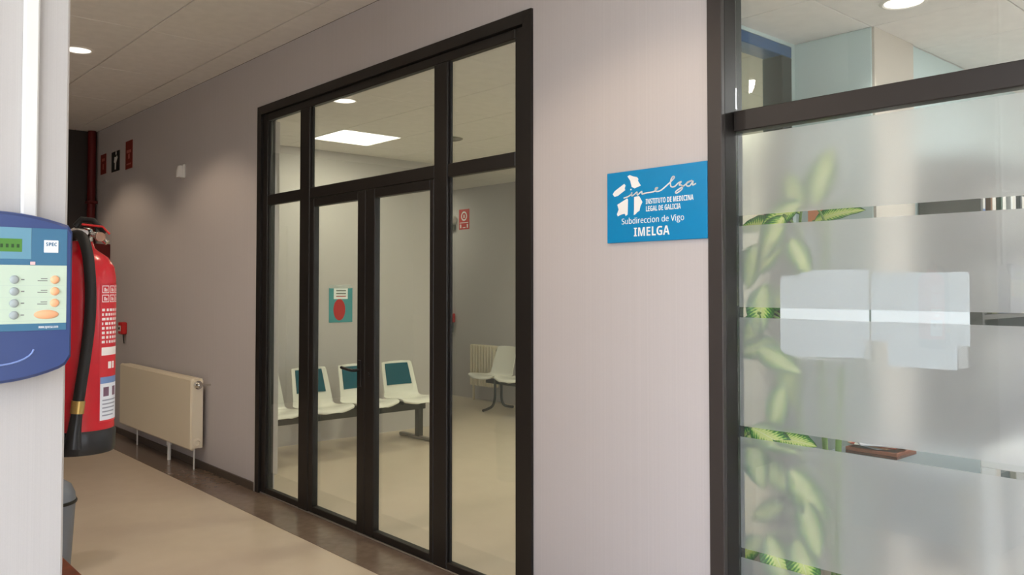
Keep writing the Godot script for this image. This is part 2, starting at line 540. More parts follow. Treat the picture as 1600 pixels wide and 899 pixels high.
func ceilings() -> void:
	var low := 0.012
	# corridor: long tiles 1.2 x 0.6
	var c := thing("ceiling", "corridor ceiling of long pale panels", "ceiling", Vector3.ZERO, "", "structure")
	put("slab", spans([[-10.15, HALL_H + low, -0.14, 3.75, HALL_H + 0.2, 4.4]]), M.slab, c)
	var t := spans([[-0.597, 0, -0.297, 0.597, low, 0.297]], 0.003).mesh()
	var zs := [-0.38, 0.22, 0.82, 1.42, 2.02, 2.62, 3.22, 3.82]
	for k in zs.size():
		var z0 := maxf(zs[k], 0.0)
		var z1 := minf(zs[k] + 0.6, 4.2)
		for i in range(-9, 3):
			var x0: float = maxf(i * 1.2 + 0.3, -9.9)
			var x1: float = minf(i * 1.2 + 1.5, 3.6)
			if x1 - x0 > 1.19 and z1 - z0 > 0.59:
				put("tile", t, M.tile, c, Vector3((x0 + x1) / 2, HALL_H, (z0 + z1) / 2))
			else:
				put("tile", spans([[x0 + 0.003, HALL_H, z0 + 0.003, x1 - 0.003, HALL_H + low, z1 - 0.003]], 0.003), M.tile, c)
	# waiting room and office: square tiles
	var sq := spans([[-0.2975, 0, -0.2975, 0.2975, low, 0.2975]], 0.0025).mesh()
	var w := thing("ceiling", "waiting room ceiling of square pale tiles", "ceiling", Vector3.ZERO, "", "structure")
	put("slab", spans([[-11.2, WAIT_H + low, -4.55, -2.39, WAIT_H + 0.2, -0.14]]), M.slab, w)
	square_tiles(w, sq, -6.73, -0.91, -11.0, -2.4, -4.35, -0.14, true)
	var o := thing("ceiling", "office ceiling of square pale tiles", "ceiling", Vector3.ZERO, "", "structure")
	put("slab", spans([[-2.39, WAIT_H + low, -4.35, 2.6, WAIT_H + 0.2, -0.14]]), M.slab, o)
	square_tiles(o, sq, -1.907, -1.487, -2.38, 2.4, -4.2, -0.14, false)
func square_tiles(parent: Node3D, full: Mesh, ox: float, oz: float, x0: float, x1: float, z0: float, z1: float, hole: bool) -> void:
	for i in range(floori((x0 - ox) / 0.6), ceili((x1 - ox) / 0.6)):
		for j in range(floori((z0 - oz) / 0.6), ceili((z1 - oz) / 0.6)):
			if not hole and i == 2 and j == -2: continue
			if hole and (i == 0 and j == -1 or i == 4 and j == -4 or i == -5 and j == -5): continue
			var a := maxf(ox + i * 0.6, x0)
			var b := minf(ox + i * 0.6 + 0.6, x1)
			var c := maxf(oz + j * 0.6, z0)
			var d := minf(oz + j * 0.6 + 0.6, z1)
			if b - a < 0.03 or d - c < 0.03: continue
			if b - a > 0.59 and d - c > 0.59:
				put("tile", full, M.tile, parent, Vector3((a + b) / 2, WAIT_H, (c + d) / 2))
			else:
				put("tile", spans([[a + 0.0025, WAIT_H, c + 0.0025, b - 0.0025, WAIT_H + 0.012, d - 0.0025]], 0.0025), M.tile, parent)

# ---------- the glazed doors ----------
func door_set() -> void:
	var d := thing("door_1", "black framed glazed double door with side and top panes", "glazed door", Vector3(-4.314, 0, 0), "", "structure")
	var ox := 4.314
	var zf := 0.014
	var zb := -0.10
	var bar := func(called: String, x0: float, y0: float, x1: float, y1: float, z0 := -0.10, z1 := 0.004, bev := 0.004) -> void:
		put(called, spans([[x0 + ox, y0, z0, x1 + ox, y1, z1]], bev), M.frame, d)
	# outer casing, mitred at the corners
	for sgn in [-1.0, 1.0]:
		var s := Shape.new()
		var xo := -1.476 if sgn < 0 else 1.476
		var xi: float = xo - sgn * 0.062
		s.prism([Vector3(xo, 0.003, zb), Vector3(xi, 0.003, zb), Vector3(xi, 2.752, zb), Vector3(xo, 2.814, zb)], Vector3(0, 0, 1), zf - zb)
		put("casing", s, M.frame, d)
	var top := Shape.new()
	top.prism([Vector3(-1.475, 2.8145, zb), Vector3(-1.413, 2.7535, zb), Vector3(1.413, 2.7535, zb), Vector3(1.475, 2.8145, zb)], Vector3(0, 0, 1), zf - zb)
	put("casing", top, M.frame, d)
	# inner frame
	bar.call("inner_frame", -5.728, 0.003, -5.655, 2.75, -0.042, -0.004)
	bar.call("inner_frame", -2.972, 0.003, -2.90, 2.75, -0.042, -0.004)
	bar.call("inner_frame", -5.655, 2.70, -2.972, 2.75, -0.042, -0.004)
	bar.call("bottom_rail", -5.655, 0.003, -5.152, 0.048, -0.042, -0.004)
	bar.call("bottom_rail", -3.512, 0.003, -2.972, 0.048, -0.042, -0.004)
	bar.call("mullion", -5.152, 0.003, -5.018, 2.70, -0.042, 0.0)
	bar.call("mullion", -3.625, 0.003, -3.507, 2.70, -0.042, 0.0)
	bar.call("transom", -5.655, 2.083, -5.152, 2.158, -0.042, -0.004)
	bar.call("transom", -3.507, 2.078, -2.972, 2.150, -0.042, -0.004)
	bar.call("door_head", -5.018, 2.083, -3.625, 2.155, -0.042, -0.002)
	put("threshold", spans([[-5.73 + ox, 0.002, -0.012, -2.9 + ox, 0.010, 0.002]], 0.002), M.alu, d)
	for g in [[-5.66, 0.045, -5.148, 2.087], [-5.66, 2.154, -5.148, 2.704], [-5.022, 2.151, -3.62, 2.704], [-3.512, 2.146, -2.968, 2.704], [-3.512, 0.045, -2.968, 2.082]]:
		put("pane", spans([[g[0] + ox, g[1], -0.034, g[2] + ox, g[3], -0.028]]), M.glass, d)
		put("glazing_bead", spans([[g[0] + ox + 0.004, g[1] + 0.003, -0.03, g[0] + ox + 0.018, g[3] - 0.003, -0.016]], 0.002), M.rubber, d)
	# leaves
	for k in 2:
		var x0: float = [-5.014, -4.318][k]
		var x1: float = [-4.322, -3.629][k]
		var gl: float = [-4.957, -4.218][k]
		var gr: float = [-4.410, -3.665][k]
		var leaf := part("door_leaf", d, Vector3((x0 + x1) / 2 + ox, 0, -0.03))
		var c := (x0 + x1) / 2
		var z0 := -0.014
		var z1 := 0.028
		put("stile", spans([[x0 - c, 0.012, z0, gl - c, 2.08, z1]], 0.004), M.frame, leaf)
		put("stile", spans([[gr - c, 0.012, z0, x1 - c, 2.08, z1]], 0.004), M.frame, leaf)
		put("rail", spans([[gl - c, 0.012, z0, gr - c, 0.055, z1]], 0.003), M.frame, leaf)
		put("rail", spans([[gl - c, 2.026, z0, gr - c, 2.08, z1]], 0.003), M.frame, leaf)
		put("pane", spans([[gl - c - 0.004, 0.051, -0.006, gr - c + 0.004, 2.03, -0.001]]), M.glass, leaf)
		if k == 0:
			put("handle_plate", spans([[x1 - c - 0.07, 0.89, z1 - 0.001, x1 - c - 0.03, 1.05, z1 + 0.008]], 0.003), M.black, leaf)
			var h := Shape.new()
			h.tube([Vector3(x1 - c - 0.05, 0.99, z1 + 0.004), Vector3(x1 - c - 0.05, 0.99, z1 + 0.05), Vector3(x1 - c - 0.075, 0.992, z1 + 0.058), Vector3(x1 - c - 0.175, 1.0, z1 + 0.056)], 0.0095, 10)
			put("lever", h, M.black, leaf)
		else:
			var lk := Shape.new()
			lk.lathe([Vector2(0, 0.008), Vector2(0.011, 0.008), Vector2(0.013, 0.004), Vector2(0.013, 0)], Vector3(x0 - c + 0.05, 0.97, z1), 16, Basis(Vector3.RIGHT, PI / 2))
			put("lock", lk, M.black, leaf)

# ---------- the frosted window ----------
func frosted_window() -> void:
	var w := thing("window_1", "tall dark framed window with frosted film bands", "window", Vector3(-0.6, 0, 0), "", "structure")
	var ox := 0.6
	var bar := func(called: String, x0: float, y0: float, x1: float, y1: float, z0: float, z1: float) -> void:
		put(called, spans([[x0 + ox, y0, z0, x1 + ox, y1, z1]], 0.003), M.window_frame, w)
	bar.call("frame_post", -1.857, 0.003, -1.792, 2.814, -0.012, 0.012)
	put("inner_post", spans([[-1.857 + ox, 0.003, -0.13, -1.793 + ox, 2.814, -0.012]], 0.002), M.frame, w)
	bar.call("frame_post", 0.635, 0.003, 0.70, 2.814, -0.13, 0.012)
	bar.call("frame_rail", -1.792, 2.75, 0.635, 2.814, -0.13, 0.012)
	bar.call("frame_rail", -1.792, 0.003, 0.635, 0.08, -0.13, 0.012)
	put("transom", spans([[-1.792 + ox, 2.09, -0.13, 0.635 + ox, 2.168, -0.068]], 0.003), M.transom, w)
	put("pane", spans([[-1.792 + ox, 2.168, -0.090, 0.635 + ox, 2.75, -0.084]]), M.glass, w)
	put("pane", spans([[-1.792 + ox, 0.08, -0.090, 0.635 + ox, 2.09, -0.084]]), M.glass, w)
	for b in [[1.768, 2.075], [1.419, 1.729], [0.968, 1.380], [0.508, 0.927], [0.09, 0.472]]:
		put("frosted_film", spans([[-1.786 + ox, b[0], -0.0912, 0.629 + ox, b[1], -0.0904]]), M.frost, w)
	for y in [1.748, 1.399, 0.947, 0.49]:
		put("setting_block", spans([[-1.792 + ox, y - 0.024, -0.0955, -1.784 + ox, y + 0.024, -0.0905]], 0.001), M.rubber, w)
	# sheets of paper fixed on the inner side
	var zp := -0.0921
	sheet_of_paper([[1219, 436], [1223, 431.5], [1251, 429], [1252, 426], [1264, 425.5], [1265, 422.5], [1354, 420.5], [1357.5, 424], [1358.5, 531], [1350.7, 531], [1349.5, 559.5], [1247, 558], [1226, 553], [1219.5, 545]], zp, "white paper sheet with torn corners taped behind frosted glass beside the plant", [[1247, 558, 1330, 567], [1349, 531, 1361, 562]])
	sheet_of_paper([[1361, 429], [1365, 426.5], [1510, 425], [1514.5, 429], [1516, 542], [1496.7, 542], [1496, 579.5], [1388, 572], [1386.5, 535], [1361.5, 533]], zp - 0.0003, "notched white paper sheet taped behind frosted glass, away from the plant", [[1497, 542, 1513, 576]])
func sheet_of_paper(outline: Array, z: float, label: String, tapes: Array) -> void:
	var pts := []
	for q in outline: pts.append(at_z(q[0], q[1], z))
	var mid := Vector3.ZERO
	for p in pts: mid += p
	mid /= pts.size()
	var t := thing("paper_sheet", label, "paper", mid, "papers on the frosted window")
	for i in pts.size(): pts[i] -= mid
	var s := Shape.new()
	pts.reverse()
	s.prism(pts, Vector3(0, 0, 1), 0.0006)
	put("sheet", s, M.sheet, t)
	for q in tapes:
		var a := at_z(q[0], q[1], z) - mid
		var b := at_z(q[2], q[3], z) - mid
		put("tape", spans([[a.x, b.y, -0.0008, b.x, a.y, -0.0002]]), M.tape, t)

# ---------- lamps ----------
func downlight(label: String, at: Vector3, radius: float, energy: float, tint: Color, group: String, lit := true, angle := 62.0, soft := 0.35) -> void:
	var t := thing("downlight" if lit else "unlit_downlight", label, "ceiling lamp", at, group)
	var ring := Shape.new()
	ring.lathe([Vector2(radius, 0.001), Vector2(radius, -0.004), Vector2(radius + 0.006, -0.008), Vector2(radius + 0.018, -0.005), Vector2(radius + 0.022, 0.0)], Vector3.ZERO, 36)
	put("ring", ring, M.lamp_ring if lit else M.lamp_off, t)
	var disc := Shape.new()
	disc.lathe([Vector2(radius, -0.002), Vector2(0.0, -0.0025)], Vector3.ZERO, 36)
	put("diffuser", disc, M.lamp_on if lit else M.lamp_off, t)
	if not lit: return
	var l := SpotLight3D.new()
	l.name = "light"
	l.light_energy = energy
	l.light_color = tint
	l.light_size = radius
	l.spot_angle = angle
	l.spot_angle_attenuation = soft
	l.spot_range = 12.0
	l.spot_attenuation = 2.0
	l.shadow_enabled = true
	t.add_child(l)
	l.position = Vector3(0, -0.012, 0)
	l.rotation.x = -PI / 2
func lamps() -> void:
	var warm := c8(255, 228, 196)
	for q in [[-8.72, "corridor downlight near the red hose cabinet"], [-6.50, "corridor downlight in front of the cream panel radiator"], [-4.28, "corridor downlight in front of the glazed double door"], [-2.06, "corridor downlight in front of the blue sign"], [0.16, "corridor downlight in front of the frosted window"]]:
		downlight(q[1], Vector3(q[0], HALL_H, 1.05), 0.085, 1.3, warm, "corridor downlights")
	downlight("opal ceiling lamp across the corridor from the glazed door leaves", Vector3(-3.85, HALL_H, 3.1), 0.14, 3.2, c8(255, 244, 230), "", true, 88.0, 0.4)
	downlight("small lit downlight beside the square waiting room panel", Vector3(-5.173, WAIT_H, -0.352), 0.078, 0.8, c8(255, 248, 232), "")
	downlight("dark unlit round fitting in the waiting room ceiling", Vector3(-5.9, WAIT_H, -1.85), 0.10, 0.0, Color.WHITE, "", false)
	downlight("bright round downlight in the office ceiling near the wall corner", Vector3(-1.636, WAIT_H, -1.233), 0.085, 0.5, c8(255, 250, 240), "")
	downlight("office downlight in front of the dark bookcase", Vector3(-1.1, WAIT_H, -3.3), 0.085, 1.0, c8(255, 250, 240), "")
	panel_lamp("square glowing panel lamp above the white bench with teal pads", Vector3(-6.43, WAIT_H, -1.21), 1.5)
	panel_lamp("square panel lamp in the ceiling of the waiting room recess", Vector3(-9.43, WAIT_H, -3.61), 0.7)
	panel_lamp("square panel lamp in the waiting room ceiling away from the teal bench", Vector3(-4.03, WAIT_H, -3.01), 5.2)
	panel_lamp("square panel lamp in the middle of the office ceiling", Vector3(-0.407, WAIT_H, -2.387), 5.0, "", c8(246, 250, 248))
func panel_lamp(label: String, at: Vector3, energy: float, group := "square panel lamps of the waiting room", tint := c8(250, 250, 214)) -> void:
	var t := thing("ceiling_panel_lamp", label, "ceiling lamp", at, group)
	put("lamp_frame", spans([[-0.298, -0.002, -0.298, 0.298, 0.010, -0.288], [-0.298, -0.002, 0.288, 0.298, 0.010, 0.298], [-0.298, -0.002, -0.288, -0.288, 0.010, 0.288], [0.288, -0.002, -0.288, 0.298, 0.010, 0.288]]), M.lamp_ring, t)
	put("diffuser", spans([[-0.288, 0.0, -0.288, 0.288, 0.009, 0.288]]), M.panel_on, t)
	var l := AreaLight3D.new()
	l.name = "light"
	l.area_size = Vector2(0.57, 0.57)
	l.area_normalize_energy = true
	l.light_energy = energy
	l.light_color = tint
	l.area_range = 14.0
	l.shadow_enabled = true
	t.add_child(l)
	l.position = Vector3(0, -0.006, 0)
	l.rotation.x = -PI / 2

# ---------- corridor ----------
func wall_sign(called: String, label: String, a: Vector3, b: Vector3, m: Material) -> Node3D:
	var t := thing(called, label, "sign", Vector3((a.x + b.x) / 2, minf(a.y, b.y), a.z))
	put("plate", spans([[-absf(b.x - a.x) / 2, 0, 0, absf(b.x - a.x) / 2, absf(b.y - a.y), 0.004]], 0.001), m, t)
	return t
func call_point(label: String, at: Vector3, conduit := false) -> void:
	var t := thing("fire_call_point", label, "alarm button", at, "red fire call points")
	put("box", spans([[-0.055, -0.06, 0, 0.055, 0.06, 0.055]], 0.008), M.sign_red, t)
	put("glass_plate", spans([[-0.035, -0.028, 0.055, 0.035, 0.028, 0.058]], 0.002), M.print_white, t)
	var k := Shape.new()
	k.lathe([Vector2(0, 0.006), Vector2(0.012, 0.006), Vector2(0.014, 0)], Vector3(0, 0, 0.058), 16, Basis(Vector3.RIGHT, PI / 2))
	put("button", k, M.print_black, t)
	var c := Shape.new()
	if conduit: c.tube([Vector3(0, -0.06, 0.02), Vector3(0, -0.2, 0.02)], 0.022, 10)
	else: c.tube([Vector3(0.03, -0.058, 0.03), Vector3(0.034, -0.1, 0.028), Vector3(0.028, -0.15, 0.02)], 0.006, 8)
	put("cable", c, M.black if not conduit else M.print_grey, t)
func corridor_things() -> void:
	# flat panel radiator
	var t := thing("panel_radiator", "long cream flat panel radiator on the corridor wall", "radiator", Vector3(-7.6, 0, 0))
	var x0 := -0.93
	var x1 := 0.90
	put("front_panel", spans([[x0, 0.172, 0.095, x1 - 0.004, 0.752, 0.135]], 0.014), M.radiator, t)
	put("rear_panel", spans([[x0 + 0.01, 0.185, 0.035, x1 - 0.004, 0.742, 0.07]], 0.012), M.radiator, t)
	var g := Shape.new()
	g.span(Vector3(x0 + 0.01, 0.735, 0.04), Vector3(x1 - 0.01, 0.748, 0.13), 0.003)
	put("top_grille", g, M.radiator, t)
	for x in [x1, x0 + 0.004]:
		put("end_panel", spans([[x - 0.008, 0.19, 0.04, x + 0.004, 0.735, 0.13]], 0.003), M.radiator, t)
	for i in 6:
		put("convector_fin", spans([[x0 + 0.1 + i * 0.29, 0.2, 0.07, x0 + 0.104 + i * 0.29, 0.73, 0.095]]), M.radiator, t)
	var ax := Basis(Vector3.BACK, -PI / 2)
	var v := Shape.new()
	v.lathe([Vector2(0.034, 0), Vector2(0.034, 0.02), Vector2(0.026, 0.024), Vector2(0.022, 0.05), Vector2(0.014, 0.058), Vector2(0, 0.058)], Vector3(x1, 0.70, 0.085), 20, ax)
	put("valve", v, M.chrome, t)
	var pl := Shape.new()
	pl.lathe([Vector2(0.036, 0), Vector2(0.036, 0.01), Vector2(0.02, 0.014), Vector2(0.016, 0.008), Vector2(0, 0.008)], Vector3(x1, 0.235, 0.085), 20, ax)
	put("plug", pl, M.radiator, t)
	var sp := Shape.new()
	sp.tube([Vector3(x1 + 0.05, 0.70, 0.085), Vector3(x1 + 0.055, 0.70, 0.05), Vector3(x1 + 0.055, 0.70, 0.0)], 0.008, 8)
	put("vent_pipe", sp, M.chrome, t)
	for x in [x0 + 0.33, x1 - 0.10]:
		var br := Shape.new()
		br.tube([Vector3(x, 0.175, 0.07), Vector3(x, 0.003, 0.07)], 0.007, 8)
		put("bracket_leg", br, M.white, t)
	var pp := Shape.new()
	pp.tube([Vector3(0.28, 0.18, 0.085), Vector3(0.28, 0.13, 0.085)], 0.024, 14)
	pp.tube([Vector3(0.28, 0.13, 0.085), Vector3(0.28, 0.003, 0.085)], 0.015, 12)
	put("supply_pipe", pp, M.white, t)
	# small things high on the wall
	var s := thing("motion_sensor", "small white motion sensor high on the corridor wall", "sensor", at_z(288, 268, 0.0))
	put("back_plate", spans([[-0.035, -0.06, 0, 0.035, 0.06, 0.02]], 0.006), M.white, s)
	var hd := Shape.new()
	hd.lathe([Vector2(0.0, -0.058), Vector2(0.034, -0.055), Vector2(0.032, 0.0), Vector2(0.02, 0.045), Vector2(0.0, 0.052)], Vector3(0, 0, 0.035), 20)
	put("head", hd, M.white, s)
	var a := wall_sign("fire_sign", "tall red fire sign high on the corridor wall", at_z(197, 222, 0), at_z(207, 262, 0), M.dull_red)
	put("pictogram", spans([[-0.07, 0.16, 0.004, 0.07, 0.19, 0.0045], [-0.02, 0.10, 0.004, 0.03, 0.15, 0.0045], [-0.07, 0.04, 0.004, 0.07, 0.055, 0.0045]]), mat(c8(190, 100, 88), 0.6), a)
	var b := wall_sign("stairs_sign", "black sign with white figure between two red signs", at_z(175, 239, 0), at_z(187, 266, 0), M.print_black)
	var fg := Shape.new()
	fg.prism([Vector3(-0.02, 0.02, 0.004), Vector3(0.02, 0.02, 0.004), Vector3(0.03, 0.09, 0.004), Vector3(0.075, 0.14, 0.004), Vector3(0.05, 0.165, 0.004), Vector3(0.02, 0.15, 0.004), Vector3(-0.03, 0.155, 0.004), Vector3(-0.05, 0.10, 0.004), Vector3(-0.02, 0.09, 0.004)], Vector3(0, 0, 1), 0.0006)
	fg.lathe([Vector2(0.02, 0), Vector2(0.0, 0.0008)], Vector3(0.02, 0.19, 0.004), 16, Basis(Vector3.RIGHT, PI / 2))
	put("figure", fg, M.print_white, b)
	var c := wall_sign("fire_sign", "dim red sign closest to the dark end of the corridor", at_z(158, 243, 0), at_z(166, 271, 0), M.dull_red)
	put("pictogram", spans([[-0.05, 0.14, 0.004, 0.05, 0.17, 0.0045], [-0.02, 0.05, 0.004, 0.02, 0.11, 0.0045]]), mat(c8(190, 100, 88), 0.6), c)
	call_point("red fire call point above the cream panel radiator", at_z(196, 513, 0.0))
	# end of the corridor
	var hr := thing("riser_pipe", "red vertical fire pipe in the corner of the corridor end", "pipe", Vector3(-9.83, 0, 0.065))
	var pipe := Shape.new()
	pipe.tube([Vector3(0, 0.003, 0), Vector3(0, HALL_H - 0.003, 0)], 0.042, 18)
	put("pipe", pipe, M.dark_red, hr)
	for y in [0.6, 2.4]:
		put("clamp", spans([[-0.065, y, -0.055, 0.046, y + 0.03, 0.046]], 0.004), M.dark_red, hr)
	var hc := thing("hose_cabinet", "red fire hose cabinet at the far end of the corridor", "cabinet", Vector3(-9.555, 1.29, 0.0))
	put("body", spans([[-0.21, 0, 0, 0.21, 0.65, 0.19]], 0.006), M.dark_red, hc)
	put("door", spans([[-0.19, 0.02, 0.19, 0.19, 0.63, 0.202]], 0.003), M.dark_red, hc)
	put("handle", spans([[0.15, 0.3, 0.202, 0.17, 0.38, 0.215]], 0.003), M.alu, hc)
	var dd := thing("door_2", "dark wooden double door closing the far end of the corridor", "door", Vector3(-9.9, 0, 1.3), "", "structure")
	put("frame", spans([[0, 0.003, -1.0, 0.03, 2.35, -0.92], [0, 0.003, 0.92, 0.03, 2.35, 1.0], [0, 2.27, -0.92, 0.03, 2.35, 0.92]], 0.003), M.dark_door, dd)
	for k in 2:
		var lf := put("door_leaf", spans([[0.0, 0.01, -0.915 + k * 0.917, 0.02, 2.265, -0.002 + k * 0.917]], 0.003), M.dark_door, dd)
		put("pane", spans([[0.02, 1.3, -0.70 + k * 0.917, 0.024, 2.0, -0.22 + k * 0.917]], 0.001), mat(c8(84, 100, 88), 0.1), lf)
	# the blue sign
	imelga_sign()
func imelga_sign() -> void:
	var t := thing("institute_sign", "blue wall sign with white emblem and lettering beside the frosted window", "sign", Vector3(-2.11, 1.681, 0.0))
	put("plate", spans([[-0.256, 0, 0.002, 0.252, 0.298, 0.012]], 0.002), M.sign_blue, t)
	var z := 0.012
	# plate coordinates read from the photograph: u across, v up, both 0..1
	var P := func(u: float, v: float) -> Vector3: return Vector3(-0.256 + 0.508 * u, 0.298 * v, z)
	var arms := [
		[[0.085, 0.735], [0.065, 0.695], [0.085, 0.655], [0.12, 0.665], [0.20, 0.735], [0.195, 0.765], [0.205, 0.80], [0.19, 0.825]],
		[[0.225, 0.925], [0.25, 0.94], [0.285, 0.915], [0.325, 0.90], [0.34, 0.87], [0.335, 0.845], [0.365, 0.775], [0.30, 0.745], [0.27, 0.77], [0.255, 0.86]],
		[[0.115, 0.54], [0.22, 0.615], [0.23, 0.60], [0.225, 0.39], [0.205, 0.37], [0.195, 0.405], [0.155, 0.395], [0.12, 0.375], [0.11, 0.405], [0.13, 0.47]],
		[[0.295, 0.625], [0.345, 0.635], [0.36, 0.60], [0.38, 0.545], [0.36, 0.49], [0.35, 0.43], [0.325, 0.41], [0.31, 0.385], [0.29, 0.375], [0.295, 0.46]]]
	for arm in arms:
		var s := Shape.new()
		var o := []
		for q in arm: o.append(P.call(q[0], q[1]))
		s.prism(o, Vector3(0, 0, 1), 0.001)
		put("emblem_arm", s, M.print_white, t)
	var script := Shape.new()
	var stroke := [[0.185, 0.625], [0.23, 0.64], [0.262, 0.665], [0.272, 0.69], [0.27, 0.645], [0.30, 0.665], [0.325, 0.69], [0.33, 0.65], [0.36, 0.68], [0.375, 0.69], [0.38, 0.655], [0.42, 0.665], [0.49, 0.67], [0.525, 0.70], [0.535, 0.72], [0.515, 0.715], [0.515, 0.675], [0.56, 0.675], [0.61, 0.72], [0.68, 0.80], [0.70, 0.835], [0.685, 0.845], [0.665, 0.80], [0.665, 0.72], [0.70, 0.71], [0.735, 0.75], [0.765, 0.765], [0.745, 0.725], [0.77, 0.715], [0.77, 0.665], [0.72, 0.62], [0.715, 0.645], [0.78, 0.70], [0.83, 0.745], [0.865, 0.765], [0.82, 0.745], [0.815, 0.705], [0.845, 0.70], [0.875, 0.755], [0.87, 0.705], [0.90, 0.72]]
	var pts := []
	for q in stroke: pts.append(P.call(q[0], q[1]) + Vector3(0, 0, 0.0003))
	var fine := smooth(pts, 4)
	for i in fine.size() - 1:
		var a: Vector3 = fine[i]
		var b: Vector3 = fine[i + 1]
		var along := (b - a).normalized()
		var off := Vector3(-along.y, along.x, 0) * 0.0028
		a -= along * 0.001
		b += along * 0.001
		script.prism([a - off, b - off, b + off, a + off], Vector3(0, 0, 1), 0.001)
	script.box(P.call(0.262, 0.735) + Vector3(0, 0, 0.0008), Vector3(0.006, 0.006, 0.001))
	put("script_lettering", script, M.print_white, t)
	text("INSTITUTO DE MEDICINA", 0.021, M.print_white, t, P.call(0.645, 0.545), 0.0, true, 0.235)
	text("LEGAL DE GALICIA", 0.021, M.print_white, t, P.call(0.585, 0.445), 0.0, true, 0.173)
	text("Subdireccion de Vigo", 0.024, M.print_white, t, P.call(0.475, 0.295), 0.0, false, 0.318)
	text("IMELGA", 0.036, M.print_white, t, P.call(0.468, 0.135), 0.0, true, 0.182)
func smooth(pts: Array, steps: int) -> Array:
	var out := []
	for i in pts.size() - 1:
		var a: Vector3 = pts[maxi(i - 1, 0)]
		var b: Vector3 = pts[i]
		var c: Vector3 = pts[i + 1]
		var d: Vector3 = pts[mini(i + 2, pts.size() - 1)]
		for s in steps: out.append(b.cubic_interpolate(c, a, d, float(s) / steps))
	out.append(pts[-1])
	return out

# ---------- foreground ----------
func foreground() -> void:
	shell("trim_2", spans([[-1.65, 1.58, 2.3245, -1.637, HALL_H - 0.002, 2.349]], 0.003), M.trunk, "white cable trunking running up the pillar above the time clock", "trunking")
	time_clock()
	extinguisher()
	# bin
	var b := thing("waste_bin", "grey waste bin with black rim beside the low wooden table", "bin", Vector3(-4.83, 0, 1.575))
	var body := Shape.new()
	body.lathe([Vector2(0, 0.002), Vector2(0.098, 0.002), Vector2(0.104, 0.012), Vector2(0.125, 0.37), Vector2(0.12, 0.372)], Vector3.ZERO, 32)
	put("body", body, M.bin, b)
	var rim := Shape.new()
	rim.lathe([Vector2(0.12, 0.368), Vector2(0.131, 0.37), Vector2(0.134, 0.378), Vector2(0.131, 0.386), Vector2(0.118, 0.388)], Vector3.ZERO, 32)
	put("rim", rim, M.black, b)
	var lid := Shape.new()
	lid.lathe([Vector2(0.127, 0.384), Vector2(0.122, 0.42), Vector2(0.104, 0.462), Vector2(0.07, 0.486), Vector2(0.03, 0.495), Vector2(0, 0.496)], Vector3.ZERO, 32)
	put("lid", lid, M.bin, b)
	# low table
	var c := at_y(97, 868, 0.44)
	var tb := thing("low_table", "low reddish brown wooden table beside the grey bin", "table", Vector3(c.x, 0, c.z))
	put("table_top", spans([[-0.25, 0.41, 0.0, 0.75, 0.44, 0.5]], 0.006), M.wood, tb)
	put("apron", spans([[-0.20, 0.34, 0.05, 0.70, 0.41, 0.45]], 0.003), M.wood, tb)
	for x in [-0.19, 0.65]:
		for z in [0.05, 0.41]:
			put("leg", spans([[x, 0.002, z, x + 0.04, 0.345, z + 0.04]], 0.004), M.wood, tb)
